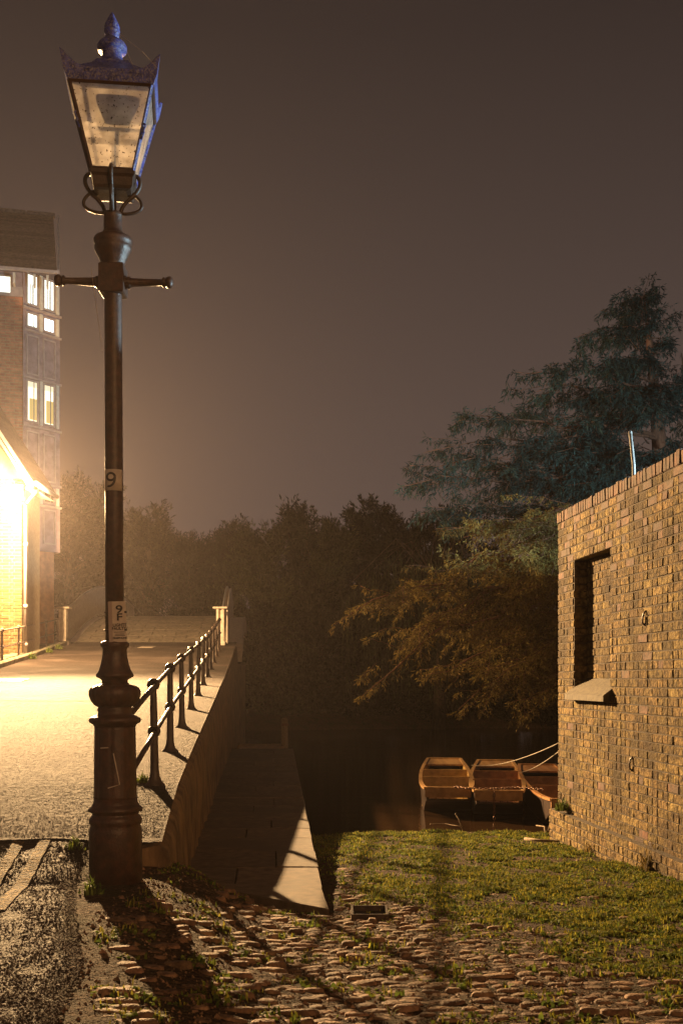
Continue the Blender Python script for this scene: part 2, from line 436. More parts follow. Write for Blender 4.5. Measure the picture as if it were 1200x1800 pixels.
# body of the ramp below the path
mb = MB(); v = []; f = []
rows = [6.9, 7.05] + axis([(7.3,33,.8)])
for Y in rows:
    z = ramp(Y) - .02
    v += [(XL(Y) - .3, Y, -1.), (XL(Y) - .3, Y, z), (XE(Y) - .25, Y, z), (XE(Y) - .25, Y, -1.)]
for j in range(len(rows) - 1):
    for i in range(3): f.append((j*4+i, (j+1)*4+i, (j+1)*4+i+1, j*4+i+1))
f += [(0,1,2,3), tuple(4*(len(rows)-1)+k for k in (3,2,1,0))]
tag(mb.add(v, f).build('ramp_embankment', MT['render']), 'earth and masonry body under the sloping path', 'embankment', kind='structure')

# retaining wall beside the walkway
v = []; f = []
rows = axis([(7.02,12,.1),(12,31.4,.25)])
for j, Y in enumerate(rows):
    z = ramp(Y); x = XE(Y); zb = .35 if Y < 13 else -.9
    prof = [(x-.24,-1.), (x-.24,z-.03), (x-.06,z+.012), (x-.012,z-.03)]
    for q in range(1, 13):
        t = q / 12; zz = (z-.03) + (zb - z + .03) * t
        nn = mnoise.noise(Vector((7, Y * 5, zz * 2.2))) * .022 + mnoise.noise(Vector((3, Y * 14, zz * 5))) * .010
        prof.append((x + .05 * t + nn, zz))
    v += [(a, Y, b_) for a, b_ in prof]
k = 16
for j in range(len(rows) - 1):
    for i in range(k - 1): f.append((j*k+i, j*k+i+1, (j+1)*k+i+1, (j+1)*k+i))
f.append(tuple(range(k))[::-1])
rw = empty('retaining_wall', (XE(7), 7.02, .9), 'rough orange-brown retaining wall between the ramp and the lower walkway', 'wall')
MB().add(v, f).build('wall_face', MT['render'], rw)

# left kerb of the path
kb = empty('kerb', (XL(20), 20, ramp(20)), 'mossy pale stone kerb under the far left railing', 'kerb')
Y = 14.
while Y < 32:
    L_ = 1.1 + .3 * random.random(); y1 = min(Y + L_, 32.6)
    mb = MB()
    for yy_ in (Y + .012, y1 - .012):
        z = ramp(yy_); x = XL(yy_) + .12
        mb.v += [(x - .42, yy_, z - .2), (x, yy_, z - .2), (x, yy_, z + .11), (x - .03, yy_, z + .14), (x - .42, yy_, z + .15)]
    mb.f += [(i, (i+1) % 5, 5 + (i+1) % 5, 5 + i) for i in range(5)] + [(4,3,2,1,0), (5,6,7,8,9)]
    mb.build('kerb_stone', MT['kerb'], kb); Y = y1

# lower walkway of flagstones
wk = tag(MB().box(-.5,.5,-.5,.5,-.5,.5).build('walkway', MT['render']), 'low stone-flagged walkway beside the ramp above the water', 'walkway', kind='structure')
v = []; f = []
rows = [7.35] + axis([(8,23.3,1.)])
for Y in rows:
    xl = XE(Y) - .1; xr = lin(SR, Y) - .03
    v += [(xl, Y, -1.1), (xl, Y, SLABZ - .07), (xr, Y, SLABZ - .07), (xr, Y, -1.1)]
for j in range(len(rows) - 1):
    for i in range(3): f.append((j*4+i, (j+1)*4+i, (j+1)*4+i+1, j*4+i+1))
f += [(0,1,2,3), tuple(4*(len(rows)-1)+k for k in (3,2,1,0))]
wk.data.clear_geometry(); wk.data.from_pydata(v, [], f); wk.data.update()
def yfront(x): return 6.95 + (x + .07) * (-.9)        # slanting near edge
Y = 6.9; row = 0
while Y < 23.2:
    dY = .62 + .22 * random.random(); Y1 = min(Y + dY, 23.3)
    xl0 = XE(Y) + .0; xr0 = lin(SR, Y)
    parts_n = 2 if row % 2 else 1
    cuts = [0, 1] if row % 3 == 0 else ([0, .38 + .1*random.random(), 1] if row % 3 == 1 else [0, .62 + .1*random.random(), 1])
    for a, b_ in zip(cuts, cuts[1:]):
        pts = []
        for (u, yv) in ((a, Y), (b_, Y), (b_, Y1), (a, Y1)):
            l_, r_ = XE(yv) + .0, lin(SR, yv)
            x = l_ + (r_ - l_) * u; yq = max(yv, yfront(x)) if Y < 8.2 else yv
            pts.append(Vector((x, yq, 0)))
        if min((pts[3]-pts[0]).y, (pts[2]-pts[1]).y) < .05 and max((pts[3]-pts[0]).y, (pts[2]-pts[1]).y) < .06: continue
        cc = sum(pts, Vector()) / 4; hz = .004 * random.uniform(-1, 1)
        vs = []
        for z, g_ in ((SLABZ - .07, .005), (SLABZ - .008 + hz, .005), (SLABZ + hz, .012)):
            for p in pts:
                d = cc - p; q = p + d.normalized() * g_ * 1.4
                vs.append((q.x, q.y, z + (.003 * random.uniform(-1, 1) if z > SLABZ - .03 else 0)))
        fs = [(8,9,10,11)] + [(k0*4+j, k0*4+(j+1)%4, k0*4+4+(j+1)%4, k0*4+4+j) for k0 in (0,1) for j in range(4)]
        MB().add(vs, fs).build('flagstone', MT['flag'], wk)
    Y = Y1; row += 1

# landing beyond the walkway
ld = empty('landing_stage', (-1.6, 27, 0), 'low dark timber landing stage beyond the end of the walkway', 'landing')
for k in range(9):
    y0 = 24.4 + k * .62; mb = MB().bevbox(XE(y0) + .05, lin(SR, y0) - .18 + .02 * random.random(), y0, y0 + .56, .36, .42, .01)
    mb.build('plank', MT['wood3'], ld)
for (x, y) in ((-1.35, 24.6), (-1.55, 29.6), (-2.3, 29.6)):
    MB().tube([(x, y, -1), (x, y, .36)], .07, 8).build('post', MT['bark'], ld)
for (px_, py0, py1, d_, r_, lab) in ((500,1300,1262,29.,.09,'weathered mooring post with a pale top beside the landing stage'),):
    p = P(px_, py1, d_); mp_ = empty('mooring_post', (p.x, p.y, 0), lab, 'mooring post')
    MB().tube([(p.x, p.y, -1), (p.x, p.y, p.z - .04), (p.x, p.y, p.z)], [r_, r_, r_ * .7], 10).build('post', MT['twig'], mp_)
    MB().tube([(p.x, p.y, p.z - .2), (p.x, p.y, p.z - .14)], r_ * 1.18, 10).build('iron_band', MT['chain'], mp_)

# ------------------------------------------------------------------ the floodlight, and street lamps assumed out of view
def light(name, kind, loc, energy, col, radius, target=None, spot=None, blend=.3):
    l = bpy.data.lights.new(name, kind); l.energy = energy; l.color = col; l.shadow_soft_size = radius
    o = bpy.data.objects.new(name, l); C.objects.link(o); o.location = loc
    if kind == 'SPOT':
        l.spot_size = math.radians(spot); l.spot_blend = blend
        o.rotation_euler = (Vector(target) - Vector(loc)).to_track_quat('-Z', 'Y').to_euler()
    return o

FX, FY, FZ = -7.05, 24.4, 6.15
fl = empty('floodlight', (FX, FY, FZ), 'glaring sodium floodlight on the gable of the pale brick house', 'floodlight')
MB().bevbox(FX-.24, FX+.24, FY+.03, FY+.16, FZ-.17, FZ+.17, .02).build('housing', MT['steel'], fl)
MB().bevbox(FX-.21, FX+.21, FY+.005, FY+.04, FZ-.14, FZ+.14, .01).build('lamp_glass', emat('floodlight_glow', (1., .82, .5), 14.), fl)
MB().tube([(FX-.15, FY+.12, FZ-.05), (FX-.15, 26.05, FZ-.05)], .025, 8).build('arm', MT['steel'], fl)
SOD = (1., .61, .27)
MB().lathe([(.001, FZ-.275), (.03, FZ-.27), (.05, FZ-.23), (.045, FZ-.19), (.03, FZ-.17)], FX, FY + .08, 12).build('added_globe', emat('added_globe_glow', (1., .8, .45), 30.), fl, True)  # glowing globe added below the housing so the point light has a source
a = light('floodlight_bulb', 'POINT', (FX, FY - .02, FZ - .36), FLOOD_W, SOD, .08); attach(a, fl)
a = light('floodlight_beam', 'SPOT', (FX, FY - .14, FZ), SPOT_W, SOD, .10, (FX + 3.9, FY - .14 - 9.2, FZ - 2.0), 84, 1.); attach(a, fl)

def assumed_street_lamp(x, y, h, z0, hx, hy, label, mname, energy, col, spot, target):
    t = empty('assumed_street_lamp', (x, y, z0), label, 'street lamp')
    MB().lathe([(.09, z0-.3), (.09, z0+1.1), (.055, z0+1.2), (.045, z0+h)], x, y, 14).build('column', MT['steel'], t, True)
    MB().tube([(x, y, z0+h-.05), (x+hx*.5, y+hy*.5, z0+h+.08), (x+hx, y+hy, z0+h+.1)], .028, 8).build('arm', MT['steel'], t, True)
    MB().bevbox(x+hx-.14, x+hx+.14, y+hy-.28, y+hy+.28, z0+h+.04, z0+h+.18, .03).build('head', MT['steel'], t)
    MB().bevbox(x+hx-.1, x+hx+.1, y+hy-.22, y+hy+.22, z0+h+.0, z0+h+.035, .01).build('lens', emat(mname, col, 6.), t)
    l = light('assumed_lamp_bulb', 'SPOT', (x+hx, y+hy, z0+h-.03), energy, col, .12, target, spot, .4); attach(l, t)
assumed_street_lamp(6.2, -7.0, 6.0, .9, -.9, .3, 'assumed tall grey street lamp with a warm head, unseen behind the viewpoint', 'assumed_warm_lens', WARM_W*6, (1., .50, .20), 125, (1., 14., .5))  # assumed lamp out of view, added for orange fill on retaining wall and punts
assumed_street_lamp(8.6, 8.6, 3.3, .5, -.7, .2, 'assumed grey street lamp with a cool white head, unseen behind the brick wall', 'assumed_cool_lens', COOL_W*4, (.62, .88, 1.), 179, (3., 20., 6.))  # assumed unseen lamp, added to light the upper tree and lantern teal

# ------------------------------------------------------------------ brick pieces
def brick_mesh(name, l, h, dpt, mt, jit=.003, ch=.005):
    """front face at y=0 facing -y, runs x 0..l, z 0..h, back at y=dpt"""
    j = lambda a: a + random.uniform(-jit, jit)
    fr = [(j(ch), j(.0)-jit*.4, j(ch)), (j(l-ch), j(.0)-jit*.4, j(ch)), (j(l-ch), j(.0)-jit*.4, j(h-ch)), (j(ch), j(.0)-jit*.4, j(h-ch))]
    sd = [(0, ch*1.3, 0), (l, ch*1.3, 0), (l, ch*1.3, h), (0, ch*1.3, h)]
    bk = [(0, dpt, 0), (l, dpt, 0), (l, dpt, h), (0, dpt, h)]
    me = bpy.data.meshes.new(name)
    fs = [(0,1,2,3)] + [(a, 4+a, 4+(a+1)%4, (a+1)%4) for a in range(4)] + [(4+a, 8+a, 8+(a+1)%4, 4+(a+1)%4) for a in range(4)]
    me.from_pydata(fr + sd + bk, [], [tuple(reversed(q)) if False else q for q in fs]); me.update()
    me.materials.append(mt); return me

def lay_bricks(parent, wallM, cells, mt, variants, depth, name='brick', limit=300, score=None, jit=.003, ch=.005):
    """cells: (s, z, l, h, recess) in wall-local coords; wallM: local->parent-local matrix"""
    lib = {}
    order = sorted(cells, key=score) if score else cells
    singles, rest = order[:limit], order[limit:]
    def get(l, h):
        key = (round(l, 3), round(h, 3))
        if key not in lib: lib[key] = [brick_mesh(name, l, h, depth, mt, jit, ch) for _ in range(variants)]
        return random.choice(lib[key])
    for (s, z, l, h, rc) in singles:
        o = bpy.data.objects.new(name, get(l, h)); C.objects.link(o); o.parent = parent
        o.matrix_local = wallM @ Matrix.Translation((s, rc + random.uniform(-.004, .004), z))
    if rest:
        mb = MB()
        for (s, z, l, h, rc) in rest:
            me = get(l, h); T = wallM @ Matrix.Translation((s, rc + random.uniform(-.004, .004), z))
            mb.add([T @ q.co for q in me.vertices], [tuple(p.vertices) for p in me.polygons])
        o = mb.build('brickwork', mt, parent, world=False); tag(o, kind='stuff')

# ------------------------------------------------------------------ right brick wall
CX, CY = 2.32, 12.2
WANG = math.atan2(-1, .09)      # direction of s: towards the camera
wall = empty('brick_wall', (CX, CY, .3), 'tall old stock brick wall with a bricked-up window at the right', 'wall')
sdir = Vector((.09, -1, 0)).normalized(); ndir = Vector((1, .09, 0)).normalized()      # ndir points into the wall
# brick local: x along s, y into the wall, z up
WM = Matrix(((sdir.x, ndir.x, 0, 0), (sdir.y, ndir.y, 0, 0), (0, 0, 1, 0), (0, 0, 0, 1)))
Z0, ZT, CH = .15, 3.845, .0755
RS0, RS1, RZ0, RZ1, RD = .58, 1.72, Z0 + 24*CH, Z0 + 42*CH, .135
WL = 7.2
cells = []; back = []
nco = int((ZT - Z0) / CH)
for c in range(nco):
    z = Z0 + c * CH; s = 0.0
    pat = c % 2
    if pat: s0 = -.0
    first = .105 if pat else .215
    lens = []
    k = 0
    while s < WL:
        if k == 0: l = first
        else: l = .105 if random.random() < (.62 if (c // 2) % 2 else .45) else .215
        lens.append((s, l)); s += l + .008; k += 1
    for (s, l) in lens:
        inz = RZ0 - .01 < z + CH * .5 < RZ1
        if inz and s + l > RS0 and s < RS1:
            if s < RS0 - .03: cells.append((s, z, RS0 - s, CH - .008, 0))
            elif s + l > RS1 + .03: cells.append((RS1, z, s + l - RS1, CH - .008, 0))
            continue
        cells.append((s, z, l, CH - .008, 0))
    if RZ0 - .05 < z < RZ1 - .02:
        s = RS0 - .02 - (.05 if pat else 0)
        while s < RS1:
            l = .105 if random.random() < .5 else .215
            a, b_ = max(s, RS0 + .0), min(s + l, RS1 + .0)
            if b_ - a > .03: back.append((a, z, b_ - a, CH - .008, RD))
            s += l + .01
zl = -.3    # wall root z is .3
shift = Matrix.Translation((0, 0, -.3))
def wscore(c):
    s, z, l, h, rc = c
    p = Vector((CX, CY, 0)) + sdir * s
    px_ = 600 + FPX * p.x / p.y
    vis = 0 if (px_ < 1206 and not (z < .62)) else 1
    return (vis, -l * (s + 3))
plain = []
for c in cells:
    if c[1] + c[3] < .72: continue
    plain.append(c)
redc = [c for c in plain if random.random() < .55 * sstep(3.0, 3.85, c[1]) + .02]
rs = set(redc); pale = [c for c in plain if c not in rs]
lay_bricks(wall, shift @ WM, pale + back, MT['brick'], 5, .10, score=wscore, limit=240)
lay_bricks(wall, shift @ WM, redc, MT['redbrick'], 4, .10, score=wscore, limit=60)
# plinth bricks, standing proud
pl = []
for c in range(9):
    z = .72 - (c + 1) * CH; s = -.085
    while s < WL:
        l = .105 if random.random() < .55 else .215
        pl.append((s, z, l, CH - .010, -.075)); s += l + .01
lay_bricks(wall, shift @ WM, pl, MT['brick'], 5, .12, limit=0)
# coping of bricks on edge
cp = []; s = 0
while s < WL:
    l = .064 + .006 * random.random(); cp.append((s, nco * CH + Z0, l, .112 + random.uniform(-.012, .006), -.006 + random.uniform(-.004, .004))); s += l + .009
lib_red = []
cp = [(round(s, 3), z, .067, round(h / .006) * .006, rc) for (s, z, l, h, rc) in cp]
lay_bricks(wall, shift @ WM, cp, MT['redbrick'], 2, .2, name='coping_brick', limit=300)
# core of mortar: face, reveals and body
mb = MB(); T = Matrix.Translation((CX, CY, 0)) @ WM
mj = .006
def wb(s0, s1, y0, y1, z0, z1): mb.box(s0, s1, y0, y1, z0, z1, T)
wb(.004, RS0 - .004, mj, .34, 0., nco*CH + Z0)
wb(RS1 + .004, WL, mj, .34, 0., nco*CH + Z0)
wb(RS0 - .004, RS1 + .004, mj, .34, 0., RZ0 - .02)
wb(RS0 - .004, RS1 + .004, mj, .34, RZ1 + .004, nco*CH + Z0)
wb(RS0 - .004, RS1 + .004, RD + mj, .34, RZ0 - .02, RZ1 + .006)
wb(-.075, WL, -.066, .36, 0., .715)
mb.build('mortar', MT['mortar'], wall)
# reveal bricks on the far jamb (faces the camera)
mb = MB()
for c in range(18):
    z = RZ0 + c * CH - .01
    if z + CH > RZ1 + .02: break
    mb.bevbox(RS0 - .10, RS0 + .004, .012, RD - .004, z, z + CH - .012, .005, T)
mb.build('window_jamb', MT['brick'], wall)
# sloping stone sill
sv = []
for s in (RS0 - .05, RS1 + .05):
    for (y, z) in ((-.085, 1.90), (-.085, 1.955), (.01, 2.03), (RD + .02, 2.125), (RD + .02, 1.93), (.012, 1.93), (.0, 1.90)):
        sv.append(T @ Vector((s, y, z)))
sf = [(0,1,2,3,4,5,6), tuple(range(13, 6, -1))] + [(i, 7 + i, 7 + (i+1) % 7, (i+1) % 7) for i in range(7)]
MB().add(sv, sf).build('window_sill', MT['sill'], wall)
for (s, z) in ((2.62, 2.62), (2.30, 1.37)):
    q = [T @ Vector((s + a, -b_, z + c)) for a, b_, c in ((.03,.004,.06),(.012,.016,.04),(.0,.022,.0),(-.008,.018,-.04),(.018,.004,-.062))]
    MB().tube(q, .008, 6).build('iron_tie', MT['iron'], wall, True)
# unseen return at the wall corner, added to block the cool lamp's light
mb = MB()
mb.box(.36, 7.5, -.30, -.02, 0, nco*CH + Z0 + .1, Matrix.Translation((CX, CY, 0)))
mb.build('return_light_shield', MT['mortar'], wall)
MT['dull'] = mat('dull_galvanised_steel', (.15,.15,.145), (.09,.09,.088), 20, .7)
p0 = P(1107, 762, 11.); p1 = P(1113, 818, 10.9)
pp = empty('metal_post', (p1.x + .02, p1.y, p1.z - .5), 'pale grey metal post sticking up behind the brick wall', 'post')
MB().tube([(p1.x + .04, p1.y, .4), p1, p0], .017, 10).build('tube', MT['dull'], pp, True)
MB().tube([p0, p0 + Vector((0, 0, .02))], [.02, .015], 10).build('cap', MT['dull'], pp)

# ------------------------------------------------------------------ cobbles
def cobble_mesh():
    n, rings = 9, [(1.0,-.5),(1.0,.25),(.94,.72),(.72,.96)]
    v = []; ph = random.random() * 6; e1 = random.uniform(-.14,.14); e2 = random.uniform(-.1,.1)
    for (r, z) in rings:
        for k in range(n):
            a = 2*math.pi*k/n; q = r * (1 + e1*math.cos(2*a+ph) + e2*math.cos(3*a+ph*2))
            c, s_ = math.cos(a), math.sin(a)
            c = math.copysign(abs(c) ** .8, c); s_ = math.copysign(abs(s_) ** .8, s_)
            v.append((q*c, q*s_, z + random.uniform(-.05,.05)))
    v.append((random.uniform(-.1,.1), random.uniform(-.1,.1), 1.0))
    f = [(i*n+k, i*n+(k+1)%n, (i+1)*n+(k+1)%n, (i+1)*n+k) for i in range(3) for k in range(n)]
    f += [(3*n+k, 3*n+(k+1)%n, 4*n) for k in range(n)]
    me = bpy.data.meshes.new('cobblestone'); me.from_pydata(v, [], f); me.update(); me.shade_smooth(); me.materials.append(MT['stone']); return me
cob = [cobble_mesh() for _ in range(14)]
stones = []
y = 3.5; row = 0
while y < 10.4:
    x = -1.15 + .2 * random.random(); dy = .060 + .022 * random.random()
    while x < 3.4:
        l = .055 + .065 * random.random() + (.08 if random.random() < (.35 if x < -.35 else .07) else 0)
        cxp = x + l / 2; yj = y + random.uniform(-.025, .025) + .02 * math.sin(cxp * 3 + row)
        gl_ = yj - (8.5 - 3.05 * cxp)                      # >0 in the grass
        left = lin(ROADE, yj) + .10
        okp = cxp > left + .05
        if yj > yfront(cxp) - .12 and cxp < -.02 : okp = False
        if yj > 6.0 and cxp < -.75: okp = False
        if (cxp + 1.28) ** 2 + (yj - 6.5) ** 2 < .13: okp = False
        if abs(cxp - .17) < .13 and abs(yj - 6.8) < .14: okp = False
        prob = (.97 if cxp > -.35 else .72) if gl_ < -.3 else (.9 if gl_ < .5 else (.55 if gl_ < 1.1 else .05))
        if okp and random.random() < prob:
            rise = random.uniform(.001, .015) * (1 if gl_ < -.5 else .7) + (.012 if random.random() < .12 else 0)
            stones.append((cxp, yj, l * .5, dy * .46 * random.uniform(.8, 1.05), rise, random.uniform(-.15, .15)))
        x += l + .006 + (.016 * random.random())
    y += dy + .006; row += 1
def inview(sx, sy):
    zz = tn(sx, sy); px_ = 600 + FPX*sx/sy; py_ = HOR + (EYE - zz)/sy*FPX
    return 0 <= px_ <= 1200 and py_ < 1815
stones.sort(key=lambda s_: (0 if inview(s_[0], s_[1]) else 1, -s_[2]*s_[3]/(s_[1]**3)))
mb = MB()
for i, (x, y, rx, ry, rise, rz) in enumerate(stones):
    z = tn(x, y)
    Mx = Matrix.Translation((x, y, z - .011)) @ Matrix.Rotation(rz, 4, 'Z') @ Matrix.Rotation(random.uniform(-.12,.12), 4, 'Y') @ Matrix.Rotation(random.uniform(-.1,.1), 4, 'X') @ Matrix.Diagonal((rx, ry, rise + .008, 1))
    me = random.choice(cob)
    if i < 300:
        o = bpy.data.objects.new('cobblestone', me); C.objects.link(o); o.parent = ground
        o.matrix_local = Mx
    else:
        mb.add([Mx @ q.co for q in me.vertices], [tuple(p.vertices) for p in me.polygons])
if mb.v:
    o = mb.build('cobblestones', MT['stone'], ground, True); tag(o, kind='stuff')
# gravel
mb = MB()
for _ in range(15000):
    x = random.uniform(-1.2, 2.6); y = random.uniform(3.5, 9.5)
    if x < lin(ROADE, y) - .02 or (y > yfront(x) - .02 and x < 0 and x > -1.0): continue
    if y > 8.5 - 3.05 * x + 1.2: continue
    r = random.uniform(.003, .012) * (1.8 if random.random() < .06 else 1); z = tn(x, y)
    a = random.random() * 6
    q = [Vector((x + r*math.cos(a+k*2.09)*random.uniform(.7,1.3), y + r*math.sin(a+k*2.09)*random.uniform(.7,1.3), z-.002)) for k in range(3)]
    q.append(Vector((x + random.uniform(-r,r)*.3, y, z + r * .9)))
    mb.add(q, [(0,1,3),(1,2,3),(2,0,3)])
o = mb.build('gravel', MT['stone']); tag(o, 'fine gravel scattered between the cobbles', 'gravel', kind='stuff')

# drain gully
dz = tn(.17, 6.8)
dr = empty('drain_gully', (.17, 6.8, dz), 'small open iron drain box among the cobbles', 'drain')
mb = MB()
x0, x1, y0, y1 = .17-.10, .17+.095, 6.70, 6.95
for (a, b_, c, d) in ((x0, x1, y0-.012, y0), (x0, x1, y1, y1+.012), (x0-.012, x0, y0-.012, y1+.012), (x1, x1+.012, y0-.012, y1+.012)):
    mb.box(a, b_, c, d, dz-.06, dz + .045)
mb.build('frame', MT['railiron'], dr)
MB().box(x0, x1, y0, y1, dz - .05, dz + .012).build('pit', mat('wet_silt', (.012,.009,.007), (.008,.006,.005), 20, .4), dr)
for k in range(4):
    xx = x0 + (k + .5) * (x1 - x0) / 4
MB().bevbox(.155, .205, 6.60, 6.66, dz - .02, dz + .035, .008).build('outlet_block', MT['stone'], dr)

# ------------------------------------------------------------------ right and left railings
def post_mesh():
    mb = MB()
    prof = [(.0,.082,.062),(.012,.078,.058),(.03,.055,.045),(.07,.040,.036),(.12,.034,.031),(.30,.031,.028),(.44,.030,.027),(.60,.028,.025),(.76,.024,.022),(.80,.016,.016)]
    n = 8; vs = []; fs = []
    for (z, rx, ry) in prof:
        for k in range(n):
            a = 2*math.pi*k/n + math.pi/8; vs.append((rx*math.cos(a), ry*math.sin(a), z - .01))
    for i in range(len(prof)-1):
        for k in range(n): fs.append((i*n+k, i*n+(k+1)%n, (i+1)*n+(k+1)%n, (i+1)*n+k))
    fs.append(tuple((len(prof)-1)*n+k for k in range(n)))
    mb.add(vs, fs)
    for zc in (.395, .745):        # rail bosses
        R_, seg, ring = .050, 10, 5
        vs = []; fs = []
        for i in range(ring):
            t = -1 + 2 * i / (ring - 1); rr = R_ * math.sqrt(max(.25, 1 - t*t*.75))
            for k in range(seg):
                a = 2*math.pi*k/seg; vs.append((rr*math.cos(a), t*.034, zc + rr*math.sin(a)))
        for i in range(ring-1):
            for k in range(seg): fs.append((i*seg+k, i*seg+(k+1)%seg, (i+1)*seg+(k+1)%seg, (i+1)*seg+k))
        fs.append(tuple(range(seg))); fs.append(tuple((ring-1)*seg+k for k in range(seg))[::-1])
        mb.add(vs, fs)
    me = mb.mesh('post', True); me.materials.append(MT['railiron']); return me
PM = post_mesh()
def railing(name, label, ys_, xf, extra_near=None, extra_far=None, rm=None, pm=None):
    rm = rm or MT['railiron']; pm = pm or PM
    t = empty(name, (xf(ys_[0]), ys_[0], ramp(ys_[0])), label, 'railing')
    for Y in ys_:
        o = bpy.data.objects.new('post', pm); C.objects.link(o); o.location = (xf(Y), Y, ramp(Y) + .02); attach(o, t)
        o.rotation_euler = (random.uniform(-.012,.012), random.uniform(-.015,.015), .085)
    for h in (.395, .745):
        pts = [(xf(Y), Y, ramp(Y) + h + .012) for Y in ys_]
        if extra_near is not None: pts = [extra_near(h)] + pts
        if extra_far is not None: pts = pts + [extra_far(h)]
        MB().tube(pts, .0185, 8).build('rail', rm, t, True)
    return t
YS = [8.5, 10.25, 12.2, 14.3, 16.4, 18.4, 20.6, 22.6, 24.7, 26.8, 28.8, 30.4]
railing('railing', 'brown cast-iron two-rail railing running from the lamp post up to the bridge', YS, XR,
        lambda h: (-1.24, 6.62, .955 + h * 1.02 + .20 - .03), None)
YL = [15.6, 17.7, 19.7, 21.8, 23.6, 25.4, 27.1, 28.9, 30.7]
MT['litrail'] = mat('railing_lit_tone', (.30,.22,.18), (.16,.115,.09), 22, .6, .4, 90)  # lighter copy of the railing iron, the lamplight on it put into the colour
PM2 = PM.copy(); PM2.materials.clear(); PM2.materials.append(MT['litrail'])
railing('railing', 'two-rail iron railing on the far left side of the path by the house', YL, XL, rm=MT['litrail'], pm=PM2)

# ------------------------------------------------------------------ footbridge
br = empty('footbridge', (XR(33) - 2, 33, 3.1), 'humped pale footbridge with barred balustrades at the top of the ramp', 'bridge')
rows = axis([(33, 72, 1.)])
v = []; f = []
for Y in rows:
    z = deck(Y) if Y > 33 else ramp(33)
    v += [(XL(Y) - .35, Y, z - .03), (XE(Y) + .1, Y, z - .03), (XE(Y) + .1, Y, z - .55), (XL(Y) - .35, Y, z - .55)]
for j in range(len(rows) - 1):
    for i in range(4): f.append((j*4+i, j*4+(i+1)%4, (j+1)*4+(i+1)%4, (j+1)*4+i))
f += [(3,2,1,0), tuple(4*(len(rows)-1)+k for k in range(4))]
MB().add(v, f).build('span', MT['pillar'], br)
MB().box(XL(33)-.35, XE(33)+.1, 31.6, 34.2, -1., 2.55).build('abutment', MT['render'], br)
Y = 33.0; row = 0
while Y < 45:
    Y1 = Y + .55; n = 6; off = .5 if row % 2 else 0
    for k in range(n + (1 if off else 0)):
        u0 = max(0, (k - off) / n); u1 = min(1, (k + 1 - off) / n)
        vs = []
        for dz_ in (-.03, 0):
            for (u, yv) in ((u0, Y), (u1, Y), (u1, Y1), (u0, Y1)):
                x = XL(yv) + .12 + (XR(yv) - XL(yv) - .1) * u
                g_ = .012
                x += g_ if u == u0 else -g_; yq = yv + (g_ if yv == Y else -g_)
                vs.append((x, yq, (deck(yv) if yv > 33 else 3.17) + dz_ + .012 + (.004 * math.sin(k * 7 + row * 3) if dz_ == 0 else 0)))
        MB().add(vs, [(4,5,6,7),(0,1,5,4),(1,2,6,5),(2,3,7,6),(3,0,4,7)]).build('paving_slab', MT['deck'], br)
    Y = Y1; row += 1
def pillar(x, Y, z):
    p = MB().bevbox(x-.13, x+.13, Y-.13, Y+.13, z-.3, z+.12, .015)
    for sx_ in (-1, 1):
        p.bevbox(x+sx_*.075-.03, x+sx_*.075+.03, Y-.11, Y+.11, z+.1, z+1.02, .008)
    p.bevbox(x-.105, x+.105, Y-.1, Y+.1, z+.66, z+.76, .01)
    p.bevbox(x-.105, x+.105, Y-.1, Y+.1, z+.1, z+.24, .01)
    p.bevbox(x-.05, x+.05, Y-.02, Y+.06, z+.2, z+1.0, .004)
    o = p.build('end_pillar', MT['pillar'], br)
    c = MB().bevbox(x-.20, x+.20, Y-.18, Y+.18, z+1.02, z+1.075, .015); c.build('cap', MT['pillar'], o)
for xf, sd in ((XL, -1), (XR, 1)):
    Yp = 31.6
    pillar(xf(Yp), Yp, ramp(Yp))
    ysr = axis([(32., 62., .75)])
    dz2 = lambda Y: (deck(Y) if Y > 33 else ramp(Y))
    bx = (lambda Y: xf(Y) + (.0 if sd < 0 else .06))
    MB().tube([(bx(Y), Y, dz2(Y) + 1.06) for Y in ysr], .032, 8).build('handrail', MT['steel'], br, True)
    MB().tube([(bx(Y), Y, dz2(Y) + .10) for Y in ysr], .02, 6).build('bottom_rail', MT['bar'], br, True)
    bm_ = MB().tube([(0,0,.1),(0,0,1.05)], .011, 6).mesh('baluster', True); bm_.materials.append(MT['bar'])
    Y = 32.1
    while Y < 52:
        o = bpy.data.objects.new('baluster', bm_); C.objects.link(o); o.location = (bx(Y), Y, dz2(Y)); attach(o, br); Y += .15
# solid outer plate on the right balustrade
v = []; f = []
ysr = axis([(32.2, 50., .8)])
for Y in ysr:
    x = XR(Y) + .16
    z0_ = (deck(Y) if Y > 33 else ramp(Y))
    v += [(x, Y, z0_ - .1), (x + .03, Y, z0_ - .1), (x + .03, Y, z0_ + 1.02), (x, Y, z0_ + 1.02)]
for j in range(len(ysr) - 1):
    for i in range(4): f.append((j*4+i, j*4+(i+1)%4, (j+1)*4+(i+1)%4, (j+1)*4+i))
f += [(3,2,1,0), tuple(4*(len(ysr)-1)+k for k in range(4))]
MB().add(v, f).build('parapet_plate', MT['pillar'], br)

